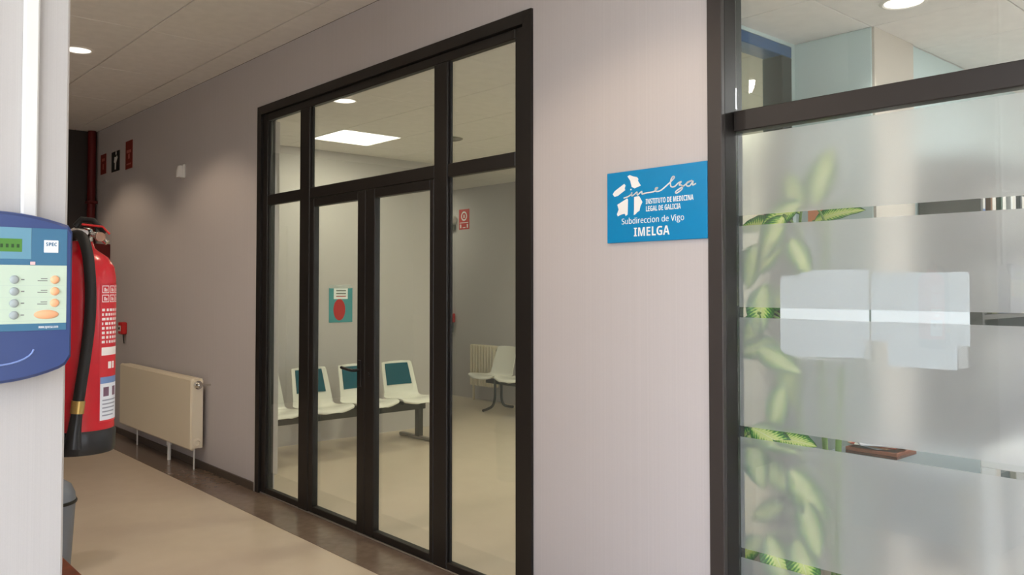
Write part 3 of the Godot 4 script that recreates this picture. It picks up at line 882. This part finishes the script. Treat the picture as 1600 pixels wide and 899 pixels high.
func time_clock() -> void:
	var zc := 2.397
	var t := thing("time_clock", "blue staff time clock with green screen and keys on the white pillar", "time clock", Vector3(-1.65, 1.34, zc))
	# local: x out of the pillar, y up from 1.34, z towards the left in the picture
	var out := []
	var hw := 0.120
	for i in 17:                                   # arched top
		var u := -1.0 + i / 8.0
		out.append(Vector2(u * (hw - 0.006), 0.286 - 0.02 * u * u))
	out.append(Vector2(hw, 0.255)); out.append(Vector2(hw, 0.036)); out.append(Vector2(hw - 0.008, 0.022))
	for i in 13:                                   # sagging bottom lip
		var u := 1.0 - i / 6.0
		out.append(Vector2(u * (hw - 0.018), -0.004 + 0.02 * u * u))
	out.append(Vector2(-hw + 0.008, 0.022)); out.append(Vector2(-hw, 0.036)); out.append(Vector2(-hw, 0.255))
	var s := Shape.new()
	var mid := Vector2(0, 0.14)
	var layers := [[0.0005, 1.0], [0.045, 1.0], [0.054, 0.988], [0.060, 0.955]]
	for l in layers.size() - 1:
		for i in out.size():
			var a: Vector2 = out[i]
			var b: Vector2 = out[(i + 1) % out.size()]
			var q := []
			for e in [[a, l], [b, l], [b, l + 1], [a, l + 1]]:
				var p: Vector2 = mid + (e[0] - mid) * layers[e[1]][1]
				q.append(Vector3(layers[e[1]][0], p.y, p.x))
			s.away(q, Vector3(-0.1, 0.14, 0))
	var face := []
	for p in out: face.append(Vector3(0.060, (mid + (p - mid) * 0.955).y, (mid + (p - mid) * 0.955).x))
	s.prism(face, Vector3(1, 0, 0), 0.0001)
	put("case", s, M.clock_blue, t)
	var L := func(z: float) -> float: return z - zc
	var plate := func(called: String, z0: float, y0: float, z1: float, y1: float, d: float, m: Material, bev := 0.0004) -> void:
		put(called, spans([[0.0595, y0 - 1.34, z0 - zc, 0.060 + d, y1 - 1.34, z1 - zc]], bev), m, t)
	plate.call("header_plate", 2.288, 1.535, 2.506, 1.598, 0.0012, M.clock_teal)
	plate.call("screen_surround", 2.343, 1.545, 2.47, 1.598, 0.0018, M.clock_light)
	plate.call("screen", 2.357, 1.557, 2.455, 1.579, 0.0022, M.lcd)
	plate.call("keypad_plate", 2.288, 1.436, 2.506, 1.535, 0.0012, M.clock_green)
	plate.call("footer_plate", 2.288, 1.424, 2.506, 1.436, 0.0012, M.clock_teal)
	plate.call("logo_plate", 2.302, 1.557, 2.324, 1.578, 0.0022, M.print_white)
	plate.call("status_lamp", 2.337, 1.5355, 2.3445, 1.541, 0.0025, mat(c8(230, 190, 190), 0.4))
	text("SPEC", 0.0062, M.clock_teal, t, Vector3(0.0628, 1.571 - 1.34, 2.313 - zc), PI / 2, true, 0.017, 0.0006)
	for k in 9:
		put("screen_text", spans([[0.0622, 1.564 - 1.34, 2.361 - zc + k * 0.008, 0.0625, 1.570 - 1.34, 2.365 - zc + k * 0.008]]), mat(c8(36, 74, 24), 0.5), t)
	var dome := Shape.new()
	dome.lathe([Vector2(0.0072, 0), Vector2(0.0068, 0.002), Vector2(0.005, 0.0035), Vector2(0.0025, 0.0042), Vector2(0, 0.0044)], Vector3.ZERO, 18, Basis(Vector3(0, -1, 0), Vector3(1, 0, 0), Vector3(0, 0, 1)))
	var dm := dome.mesh()
	for r in 4:
		var y := 1.5105 - 1.34 - r * 0.0199
		for z in [2.3675, 2.4285]:
			put("grey_key", dm, M.key_grey, t, Vector3(0.0612, y, z - zc))
		put("key_caption", spans([[0.061, y - 0.001, 2.3525 - zc, 0.0614, y + 0.001, 2.3575 - zc]]), M.print_grey, t)
		if r < 3:
			put("orange_key", dm, M.key_orange, t, Vector3(0.0612, y, 2.3065 - zc))
			put("key_caption", spans([[0.061, y + 0.001, 2.318 - zc, 0.0614, y + 0.0025, 2.328 - zc], [0.061, y - 0.0025, 2.318 - zc, 0.0614, y - 0.001, 2.333 - zc]]), M.print_grey, t)
		put("row_line", spans([[0.061, y - 0.0105, 2.292 - zc, 0.0613, y - 0.010, 2.5 - zc]]), mat(c8(182, 200, 186), 0.5), t)
	var pill := Shape.new()
	var rows := []
	for i in 9:
		var a := PI * i / 8.0
		var line := []
		for j in 13:
			var b := PI * j / 12.0
			line.append(Vector3(0.0612 + 0.0045 * sin(a) * sin(b), 1.451 - 1.34 + 0.0078 * -cos(a) * sin(b), 2.319 - zc - 0.019 * cos(b)))
		rows.append(line)
	pill.grid(rows, false)
	var pk := put("orange_bar_key", pill, M.key_orange, t)
	pk.set_meta("label", "wide oval orange key")
	text("www.specsa.com", 0.0042, M.print_white, t, Vector3(0.0616, 1.430 - 1.34, 2.3155 - zc), PI / 2, false, 0.03, 0.0004)
	var arc := Shape.new()
	var ap := []
	for i in 15:
		var a := PI * 0.02 + i / 14.0 * PI * 0.96
		ap.append(Vector3(0.0605, 1.394 - 1.34 - 0.026 * sin(a), 2.395 - zc + 0.058 * cos(a)))
	arc.tube(ap, 0.0016, 8)
	put("lip_ridge", arc, mat(c8(120, 142, 196), 0.3), t)

func extinguisher() -> void:
	var t := thing("fire_extinguisher", "red fire extinguisher with black hose hung on the white pillar", "fire extinguisher", Vector3(-1.965, 1.144, 2.169))
	var r := 0.069
	var body := Shape.new()
	body.lathe([Vector2(0, 0.012), Vector2(r - 0.006, 0.012), Vector2(r, 0.03), Vector2(r, 0.375), Vector2(r - 0.004, 0.398), Vector2(r - 0.016, 0.418), Vector2(r - 0.036, 0.432), Vector2(0.026, 0.438), Vector2(0.022, 0.452), Vector2(0, 0.452)], Vector3.ZERO, 44)
	put("cylinder", body, M.red, t)
	var base := Shape.new()
	base.lathe([Vector2(r - 0.01, 0), Vector2(r - 0.001, 0.0), Vector2(r + 0.002, 0.006), Vector2(r + 0.003, 0.044), Vector2(r - 0.001, 0.052)], Vector3.ZERO, 44)
	put("base_ring", base, M.black, t)
	var foot := spans([[-0.05, -0.012, 0.055, 0.05, 0.002, 0.1025]], 0.003)
	put("support_bracket", foot, M.black, t)
	put("wall_bracket", spans([[-0.03, 0.33, 0.072, 0.03, 0.43, 0.1035]], 0.003), M.black, t)
	# direction frame: toward the viewer in the corridor and to its right
	var fw := Vector3(0.968, 0, 0.25).normalized()
	var rt := Vector3(0.25, 0, -0.968).normalized()
	var valve := Shape.new()
	valve.lathe([Vector2(0.02, 0.45), Vector2(0.022, 0.455), Vector2(0.022, 0.478), Vector2(0.016, 0.482), Vector2(0, 0.482)], Vector3.ZERO, 20)
	valve.box(Vector3(0, 0.468, 0) + fw * 0.02, Vector3(0.024, 0.02, 0.024), 0.003)
	put("valve", valve, M.chrome, t)
	var lever := Shape.new()
	lever.tube([rt * -0.012 + Vector3(0, 0.485, 0), rt * 0.0 + Vector3(0, 0.500, 0), rt * 0.022 + fw * 0.012 + Vector3(0, 0.497, 0), rt * 0.045 + fw * 0.02 + Vector3(0, 0.472, 0)], 0.007, 8)
	put("squeeze_lever", lever, M.black, t)
	var carry := Shape.new()
	carry.tube([rt * -0.01 + Vector3(0, 0.474, 0), rt * 0.03 + fw * 0.012 + Vector3(0, 0.466, 0), rt * 0.05 + fw * 0.02 + Vector3(0, 0.45, 0)], 0.006, 8)
	put("carry_handle", carry, M.chrome, t)
	var gauge := Shape.new()
	gauge.lathe([Vector2(0.010, 0), Vector2(0.010, 0.01), Vector2(0, 0.012)], rt * 0.034 + fw * 0.02 + Vector3(0, 0.462, 0), 16, Basis(Vector3.BACK, -PI / 2))
	put("gauge", gauge, mat(c8(170, 128, 104), 0.4), t)
	var pin := Shape.new()
	pin.tube([rt * 0.0 + fw * 0.024 + Vector3(0, 0.488, 0), rt * 0.04 + fw * 0.03 + Vector3(0, 0.484, 0), rt * 0.054 + fw * 0.03 + Vector3(0, 0.468, 0)], 0.0025, 6)
	put("safety_pin", pin, M.sign_red, t)
	var hose := Shape.new()
	var hp := [fw * 0.03 + rt * -0.02 + Vector3(0, 0.462, 0), fw * 0.055 + rt * 0.0 + Vector3(0, 0.460, 0), fw * 0.078 + rt * 0.012 + Vector3(0, 0.42, 0), fw * 0.084 + rt * 0.018 + Vector3(0, 0.35, 0), fw * 0.083 + rt * 0.017 + Vector3(0, 0.28, 0), fw * 0.083 + rt * 0.009 + Vector3(0, 0.2, 0), fw * 0.083 + rt * -0.002 + Vector3(0, 0.115, 0)]
	hose.tube(smooth(hp, 6), 0.0112, 14)
	put("hose", hose, M.rubber, t)
	var ferr := Shape.new()
	ferr.tube([fw * 0.083 + rt * -0.0015 + Vector3(0, 0.118, 0), fw * 0.083 + rt * -0.004 + Vector3(0, 0.092, 0)], 0.0135, 14)
	put("hose_ferrule", ferr, M.brass, t)
	var noz := Shape.new()
	noz.tube([fw * 0.083 + rt * -0.004 + Vector3(0, 0.093, 0), fw * 0.084 + rt * -0.008 + Vector3(0, 0.06, 0), fw * 0.088 + rt * -0.012 + Vector3(0, 0.02, 0)], [0.011, 0.013, 0.017], 14)
	put("nozzle", noz, M.black, t)
	# printed label wrapped round the bottle
	var lab := Shape.new()
	var pts := []
	var uvs := []
	for i in 2:
		var line := []
		var tl := []
		for j in 11:
			var a := deg_to_rad(32.0 + j * 6.0)
			line.append((fw * cos(a) + rt * sin(a)) * (r + 0.0006) + Vector3(0, [0.36, 0.066][i], 0))
			tl.append(Vector2(j / 10.0, i))
		pts.append(line)
		uvs.append(tl)
	var nn := []
	for i in 2:
		var line := []
		for j in 11: line.append(Vector3(pts[i][j].x, 0, pts[i][j].z).normalized())
		nn.append(line)
	for j in 10:
		lab.facing(pts[0][j], pts[0][j + 1], pts[1][j + 1], pts[1][j], nn[0][j], nn[0][j + 1], nn[1][j + 1], nn[1][j], uvs[0][j], uvs[0][j + 1], uvs[1][j + 1], uvs[1][j])
	var lb := put("printed_label", lab, M.label, t)
	lb.set_meta("label", "white print wrapped round the red bottle")

# ---------- waiting room ----------
func shell_rows(top_cut := 1.0) -> Array:        # rows of points of one moulded seat; local x forward, y up, z along the row
	var prof := [Vector3(0.315, 0.398, 0), Vector3(0.29, 0.418, 0), Vector3(0.21, 0.424, 0), Vector3(0.08, 0.408, 0), Vector3(-0.03, 0.402, 0), Vector3(-0.09, 0.425, 0), Vector3(-0.122, 0.49, 0), Vector3(-0.15, 0.58, 0), Vector3(-0.178, 0.67, 0), Vector3(-0.198, 0.735, 0), Vector3(-0.206, 0.76, 0)]
	var line := smooth(prof, 4)
	var rows := []
	var n := line.size()
	for i in n:
		var s := float(i) / (n - 1)
		var back := smoothstep(0.42, 0.62, s)
		var hw := lerpf(0.224, 0.205, smoothstep(0.0, 0.45, s)) if s < 0.45 else lerpf(0.205, 0.168, (s - 0.45) / 0.55)
		if s > 0.92: hw -= 0.045 * (1.0 - sqrt(maxf(0.0, 1.0 - pow((s - 0.92) / 0.08, 2))))
		if s < 0.14: hw -= 0.07 * (1.0 - sqrt(maxf(0.0, 1.0 - pow((0.14 - s) / 0.14, 2))))
		var row := []
		for j in 17:
			var v := -1.0 + j / 8.0
			var p: Vector3 = line[i]
			p.z = v * hw
			p.x += back * 0.035 * v * v - (1.0 - back) * (0.05 * v * v if s < 0.2 else 0.0) * (1.0 - s / 0.2)
			p.y += (1.0 - back) * 0.018 * pow(absf(v), 3.0)
			row.append(p)
		rows.append(row)
	return rows
func bench(label: String, seats: int, pitch_m: float, pads: bool, legs: Array) -> Node3D:
	var t := thing("beam_bench", label, "bench", Vector3.ZERO, "moulded seat benches in the waiting room")
	var rows := shell_rows()
	var s := Shape.new()
	s.sheet(rows, 0.009, true)
	var sm := s.mesh()
	var pad := Shape.new()
	var pr := []
	for i in range(int(rows.size() * 0.64), int(rows.size() * 0.925)):
		var row := []
		for j in range(2, 15): row.append(rows[i][j] + Vector3(0.009, 0.003, 0))
		pr.append(row)
	pad.sheet(pr, 0.008, true)
	var pm := pad.mesh()
	for k in seats:
		var z := (k - (seats - 1) / 2.0) * pitch_m
		var o := put("seat", sm, M.shell, t, Vector3(0, 0, z))
		if pads: put("back_pad", pm, M.pad, o)
		for e in [-0.105, 0.105]:
			put("seat_bracket", spans([[-0.06, 0.372, z + e - 0.015, 0.14, 0.398, z + e + 0.015]], 0.002), M.black_steel, t)
	var half := seats * pitch_m / 2.0
	put("beam", spans([[-0.03, 0.295, -half + 0.02, 0.03, 0.373, half - 0.02]], 0.004), M.black_steel, t)
	for z in legs:
		put("leg", spans([[-0.03, 0.03, z - 0.03, 0.03, 0.318, z + 0.03]], 0.004), M.black_steel, t)
		var f := Shape.new()
		f.box(Vector3(0.0, 0.02, z), Vector3(0.62, 0.028, 0.05), 0.006)
		var ft := put("foot", f, M.steel_foot, t)
		for x in [-0.29, 0.29]:
			put("glide", spans([[x - 0.02, 0.001, z - 0.02, x + 0.02, 0.008, z + 0.02]], 0.002), M.alu, ft)
	return t
func waiting_room() -> void:
	var b := bench("four white moulded seats with teal back pads on a black beam", 4, 0.475, true, [-0.87, 0.80])
	b.position = Vector3(-6.70, 0, -1.225)
	b.set_meta("label", "four white moulded seats with teal back pads on a black beam")
	b.rotation.y = 0.0
	var c := thing("beam_bench", "white moulded seat row with curved black legs beside the ribbed radiator", "bench", Vector3.ZERO, "moulded seat benches in the waiting room")
	var rows := shell_rows()
	var s := Shape.new()
	s.sheet(rows, 0.009, true)
	var sm := s.mesh()
	for k in 3: put("seat", sm, M.shell, c, Vector3(0, 0, 0.02 - k * 0.475))
	put("beam", spans([[-0.03, 0.315, -1.15, 0.03, 0.373, 0.2]], 0.004), M.black_steel, c)
	for z in [0.0, -0.95]:
		for sg in [-1.0, 1.0]:
			var l := Shape.new()
			l.tube(smooth([Vector3(sg * 0.05, 0.40, z), Vector3(sg * 0.05, 0.30, z), Vector3(sg * 0.055, 0.14, z), Vector3(sg * 0.09, 0.06, z), Vector3(sg * 0.17, 0.03, z), Vector3(sg * 0.24, 0.018, z)], 4), 0.016, 10)
			put("leg", l, M.black_steel, c)
	c.rotation.y = -PI / 2
	c.position = Vector3(-7.60, 0, -3.90)
	# poster and the notice over it
	var ps := thing("poster", "small teal poster with red oval on the waiting room wall", "poster", Vector3(-7.229, 1.14, -1.523))
	put("sheet", spans([[0.0, 0.0, -0.135, 0.0012, 0.34, 0.128]]), M.poster, ps)
	var ov := Shape.new()
	var o := []
	for i in 28: o.append(Vector3(0.0013, 0.125 + 0.105 * sin(TAU * i / 28), 0.012 + 0.066 * cos(TAU * i / 28)))
	ov.prism(o, Vector3(1, 0, 0), 0.0004)
	put("red_oval", ov, M.print_red, ps)
	var nt := thing("paper_notice", "white printed notice pinned over the top of the teal poster", "notice", Vector3(-7.227, 1.37, -1.523))
	put("sheet", spans([[0.0, 0.0, -0.08, 0.001, 0.105, 0.075]]), M.paper, nt)
	put("tape_strip", spans([[0.0, 0.105, -0.12, 0.0008, 0.14, 0.12]]), M.tape, nt)
	for k in 3:
		put("print_line", spans([[0.001, 0.02 + k * 0.028, -0.06, 0.0014, 0.032 + k * 0.028, 0.05]]), M.print_grey if k > 0 else mat(c8(190, 110, 110), 0.6), nt)
	# back wall
	var bz := -4.35
	var ra := at_z(735, 538, bz + 0.1)
	var rb := at_z(774, 607, bz + 0.1)
	var rd := thing("ribbed_radiator", "upright white ribbed radiator on the far waiting room wall", "radiator", Vector3((ra.x + rb.x) / 2, 0, bz))
	var w := rb.x - ra.x
	var h1 := ra.y
	var h0 := rb.y
	for i in 9:
		var x := -w / 2 + (i + 0.5) * w / 9
		var rib := Shape.new()
		rib.box(Vector3(x, (h0 + h1) / 2, 0.075), Vector3(w / 9 * 0.72, h1 - h0, 0.09), 0.012)
		put("rib", rib, M.radiator, rd)
	put("header_pipe", spans([[-w / 2, h1 - 0.08, 0.05, w / 2, h1 - 0.035, 0.1]], 0.01), M.radiator, rd)
	put("header_pipe", spans([[-w / 2, h0 + 0.035, 0.05, w / 2, h0 + 0.08, 0.1]], 0.01), M.radiator, rd)
	var vv := Shape.new()
	vv.lathe([Vector2(0.02, 0), Vector2(0.02, 0.04), Vector2(0, 0.045)], Vector3(w / 2, h1 - 0.055, 0.075), 14, Basis(Vector3.BACK, -PI / 2))
	put("valve", vv, M.chrome, rd)
	for x in [-w / 2 + 0.04, w / 2 - 0.04]:
		var pp := Shape.new()
		pp.tube([Vector3(x, h0 + 0.02, 0.075), Vector3(x, 0.002, 0.075)], 0.016, 10)
		put("pipe", pp, M.radiator, rd)
	var fs := wall_sign("fire_sign", "red fire alarm sign on the far waiting room wall", at_z(717.5, 328, bz), at_z(733.5, 358, bz), M.sign_red)
	var rg := Shape.new()
	for i in 20:
		var a0 := TAU * i / 20
		var a1 := TAU * (i + 1) / 20
		var cc := Vector3(0, 0.18, 0.0045)
		var d0 := Vector3(cos(a0), sin(a0), 0)
		var d1 := Vector3(cos(a1), sin(a1), 0)
		rg.quad(cc + d0 * 0.045, cc + d0 * 0.065, cc + d1 * 0.065, cc + d1 * 0.045)
	put("ring_mark", rg, M.print_white, fs)
	put("print_mark", spans([[-0.09, 0.085, 0.004, 0.09, 0.095, 0.0046], [-0.085, 0.02, 0.004, -0.06, 0.07, 0.0046], [-0.03, 0.02, 0.004, 0.03, 0.03, 0.0046], [0.06, 0.02, 0.004, 0.085, 0.07, 0.0046], [-0.012, 0.155, 0.004, 0.012, 0.2, 0.0046]]), M.print_white, fs)
	var ea := at_z(709, 344, bz)
	var em := thing("alarm_sounder", "small white alarm sounder beside the red fire sign", "alarm", ea)
	var el := Shape.new()
	el.lathe([Vector2(0.07, 0), Vector2(0.07, 0.03), Vector2(0.055, 0.06), Vector2(0.03, 0.075), Vector2(0, 0.078)], Vector3.ZERO, 24, Basis(Vector3.RIGHT, PI / 2))
	put("dome", el, M.white, em)
	put("base_box", spans([[-0.05, -0.14, 0, 0.05, -0.065, 0.05]], 0.008), M.print_grey, em)
	call_point("red fire call point on the far waiting room wall", at_z(708, 497, bz), true)

# ---------- office ----------
func office() -> void:
	plant()
	# grey desk
	var dk := thing("office_desk", "grey office desk behind the frosted window", "desk", Vector3(-1.55, 0, -1.15))
	put("desk_top", spans([[-0.325, 0.722, -0.32, 0.325, 0.75, 0.32]], 0.004), M.desk_grey, dk)
	for x in [-0.31, 0.27]:
		put("leg", spans([[x, 0.002, -0.30, x + 0.04, 0.722, -0.26]], 0.003), M.alu, dk)
		put("leg", spans([[x, 0.002, 0.26, x + 0.04, 0.722, 0.30]], 0.003), M.alu, dk)
	put("modesty_panel", spans([[-0.27, 0.3, -0.29, 0.27, 0.70, -0.275]], 0.002), M.desk_grey, dk)
	# white side table
	var wt := thing("white_table", "white side table with square legs behind the frosted window", "table", Vector3(-1.19, 0, -0.80))
	put("table_top", spans([[0, 0.805, -0.45, 0.9, 0.868, 0.0]], 0.004), M.desk_white, wt)
	for x in [0.0, 0.845]:
		for z in [-0.45, -0.055]:
			put("leg", spans([[x, 0.002, z, x + 0.055, 0.805, z + 0.055]], 0.004), M.desk_white, wt)
	var tr := thing("desk_tray", "brown wooden tray holding papers on the grey desk", "tray", Vector3(-1.70, 0.7505, -1.05))
	put("base", spans([[-0.10, 0.0, -0.1, 0.13, 0.012, 0.1]], 0.002), M.wood, tr)
	for q in [[-0.10, -0.1, 0.13, -0.09], [-0.10, 0.09, 0.13, 0.1], [-0.10, -0.09, -0.09, 0.09], [0.12, -0.09, 0.13, 0.09]]:
		put("side", spans([[q[0], 0.012, q[1], q[2], 0.028, q[3]]], 0.002), mat(c8(150, 84, 56), 0.5), tr)
	var pc := [c8(226, 224, 228), c8(214, 170, 130), c8(168, 76, 56), c8(232, 230, 220), c8(206, 206, 214)]
	for k in 5:
		var sh := put("loose_paper", spans([[-0.10, 0, -0.07, 0.10, 0.0040, 0.07]], 0.0008), mat(pc[k], 0.6), null, tr.position + Vector3(-0.02 + 0.012 * k, 0.0285 + k * 0.0043, 0.01 * (k - 2)))
		sh.rotation.y = -0.5 + k * 0.28
		tag(sh, ["white loose paper lowest in the pile on the brown desk tray", "tan folder in the pile on the brown desk tray", "rust red folder in the middle of the tray pile", "cream paper near the top of the tray pile", "lilac grey paper topmost on the tray pile"][k], "paper", "papers on the desk tray")
	# dark shelf with files along the wall block
	var sf := thing("bookcase", "dark open bookcase along the office wall block", "bookcase", Vector3(-1.735, 0, -2.62))
	sf.rotation.y = PI / 2
	for x in [-0.6, 0.57]:
		put("side_panel", spans([[x, 0.002, -0.165, x + 0.03, 2.2, 0.15]], 0.002), M.shelf, sf)
	put("back_panel", spans([[-0.57, 0.05, -0.165, 0.57, 2.17, -0.155]]), M.shelf, sf)
	for k in 6:
		put("shelf_board", spans([[-0.57, 0.05 + k * 0.424, -0.155, 0.57, 0.075 + k * 0.424, 0.145]], 0.002), M.shelf, sf)
	var tones := [["dark green", c8(58, 78, 62)], ["pale grey", c8(190, 192, 188)], ["black", c8(34, 34, 36)], ["olive", c8(112, 112, 78)], ["blue", c8(70, 96, 140)], ["brown", c8(120, 88, 64)]]
	var rows_of := ["lower", "middle", "upper"]
	for r in 3:
		for k in 6:
			var bn := thing("ring_binder", "%s ring binder on the %s shelf of the office bookcase" % [tones[(k + r * 2) % 6][0], rows_of[r]], "binder", sf.position + Vector3(-0.015, 0.0755 + (r + 2) * 0.424, 0.48 - k * 0.16), "binders in the bookcase")
			bn.rotation.y = PI / 2
			put("cover", spans([[-0.036, 0, -0.135, 0.036, 0.31, 0.135]], 0.004), mat(tones[(k + r * 2) % 6][1], 0.5), bn)
			put("spine_card", spans([[-0.024, 0.14, 0.135, 0.024, 0.25, 0.1362]]), M.spine, bn)
	var oc := at_z(1275, 338, -1.487)
	var card := put("pinned_card", spans([[-0.045, -0.03, 0, 0.045, 0.05, 0.002]]), M.orange, null, oc)
	tag(card, "small orange card pinned to the office wall behind the plant", "card")
func leaf_mesh(droop: float) -> ArrayMesh:      # unit blade along +x from its base, face up
	var rows := []
	var uvs := []
	for i in 15:
		var s := i / 14.0
		var hw := 0.265 * pow(sin(PI * pow(s, 0.82)), 0.85) + 0.004
		if i == 14: hw = 0.001
		var row := []
		var tl := []
		for j in 9:
			var v := -1.0 + j / 4.0
			row.append(Vector3(s, -droop * s * s + 0.10 * hw * 4.0 * v * v * 0.5 + 0.008 * sin(s * 24.0 + v * 2.0) * absf(v), v * hw))
			tl.append(Vector2(0.5 + 0.5 * v, s))
		rows.append(row)
		uvs.append(tl)
	var sh := Shape.new()
	sh.grid(rows, true, uvs)
	return sh.mesh()
func plant() -> void:
	var root := Vector3(-1.60, 0, -0.42)
	var t := thing("potted_dieffenbachia", "tall potted plant with variegated yellow green leaves behind frosted glass", "plant", root)
	var pot := Shape.new()
	pot.lathe([Vector2(0, 0.002), Vector2(0.105, 0.002), Vector2(0.11, 0.01), Vector2(0.145, 0.25), Vector2(0.152, 0.255), Vector2(0.152, 0.275), Vector2(0.138, 0.275), Vector2(0.134, 0.24)], Vector3.ZERO, 32)
	put("pot", pot, M.pot, t)
	var soil := Shape.new()
	soil.lathe([Vector2(0.136, 0.245), Vector2(0.06, 0.25), Vector2(0, 0.252)], Vector3.ZERO, 28)
	put("soil", soil, M.soil, t)
	var canes := []
	for c in [[Vector3(-0.03, 0.24, 0.02), Vector3(-0.06, 0.7, 0.08), Vector3(-0.07, 1.25, 0.12), Vector3(-0.05, 1.72, 0.12)], [Vector3(0.05, 0.24, 0.03), Vector3(0.08, 0.5, 0.10), Vector3(0.10, 0.85, 0.13), Vector3(0.12, 1.2, 0.14)], [Vector3(0.0, 0.24, -0.04), Vector3(-0.02, 0.9, 0.0), Vector3(-0.02, 1.4, 0.02), Vector3(0.02, 1.74, 0.03)]]:
		var line := smooth(c, 8)
		canes.append(line)
		var s := Shape.new()
		s.tube(line, 0.011, 10)
		put("cane", s, M.stem, t)
	# blades seen in the photograph: middle in pixels, depth, length in metres, tip direction in the picture (degrees, 0 right, 90 up), how much it faces the window
	var seen := [
		[1217, 336, -0.20, 0.21, 200.0, 0.75], [1305, 331, -0.42, 0.20, 20.0, 0.5], [1206, 372, -0.15, 0.20, 235.0, 0.85], [1172, 418, -0.22, 0.19, 250.0, 0.8], [1196, 405, -0.17, 0.18, 215.0, 0.8],
		[1250, 402, -0.17, 0.17, 300.0, 0.85], [1188, 486, -0.125, 0.21, 262.0, 0.9], [1170, 520, -0.24, 0.18, 240.0, 0.7], [1180, 545, -0.19, 0.19, 195.0, 0.7], [1216, 562, -0.18, 0.19, 335.0, 0.75],
		[1232, 600, -0.33, 0.22, 265.0, 0.7], [1215, 640, -0.25, 0.20, 250.0, 0.7], [1168, 682, -0.16, 0.18, 170.0, 0.55], [1205, 684, -0.15, 0.20, 345.0, 0.7], [1240, 688, -0.24, 0.18, 355.0, 0.5],
		[1180, 722, -0.15, 0.22, 285.0, 0.9], [1262, 778, -0.15, 0.23, 300.0, 0.9], [1268, 828, -0.19, 0.21, 285.0, 0.85], [1218, 884, -0.13, 0.23, 300.0, 0.85], [1256, 890, -0.16, 0.22, 290.0, 0.8],
		[1285, 275, -0.40, 0.24, 75.0, 0.7], [1240, 300, -0.36, 0.2, 110.0, 0.6], [1175, 350, -0.36, 0.2, 170.0, 0.6], [1225, 470, -0.36, 0.2, 10.0, 0.6], [1195, 800, -0.34, 0.2, 200.0, 0.6], [1165, 860, -0.28, 0.19, 220.0, 0.7], [1215, 745, -0.36, 0.2, 320.0, 0.6]]
	var blades := [leaf_mesh(0.12), leaf_mesh(0.25), leaf_mesh(0.04)]
	var rng := RandomNumberGenerator.new()
	rng.seed = 8
	for k in seen.size():
		var q: Array = seen[k]
		var depth: float = q[2] if q[2] < -0.26 else -0.122 - (absf(q[2]) - 0.12) * 0.35
		if q[0] < 1190: depth = minf(depth, -0.165)
		var mid := at_z(q[0], q[1], depth)
		var a := deg_to_rad(q[4])
		var f: float = q[5]
		var dir := Vector3(cos(a), sin(a), 0.15 * rng.randf_range(-1, 1)).normalized()   # in the plane of the window
		var nrm := (Vector3(0, 1, 0) * (1.0 - f) + Vector3(0.25, 0.15, 1.0) * f).normalized()
		nrm = (nrm - dir * nrm.dot(dir)).normalized()
		var side := dir.cross(nrm).normalized()
		var o := put("leaf", blades[k % 3], M.leaf, t)
		var len_: float = q[3]
		o.transform = Transform3D(Basis(dir * len_, nrm * len_, side * len_), mid - root - dir * len_ * 0.5)
		var foot: Vector3 = mid - root - dir * len_ * 0.5
		if foot.z + root.z > -0.12: foot.z = -0.12 - root.z
		var best: Vector3 = canes[0][4]
		for line in canes:
			for p in line:
				if p.y < foot.y + 0.04 and (p + Vector3(0, 0.1, 0)).distance_to(foot) < (best + Vector3(0, 0.1, 0)).distance_to(foot): best = p
		var pet := Shape.new()
		pet.tube(smooth([best, best.lerp(foot, 0.5) + Vector3(0, 0.02, 0), foot, mid - root - dir * len_ * 0.47], 4), 0.0045, 7)
		put("petiole", pet, M.stem, t)
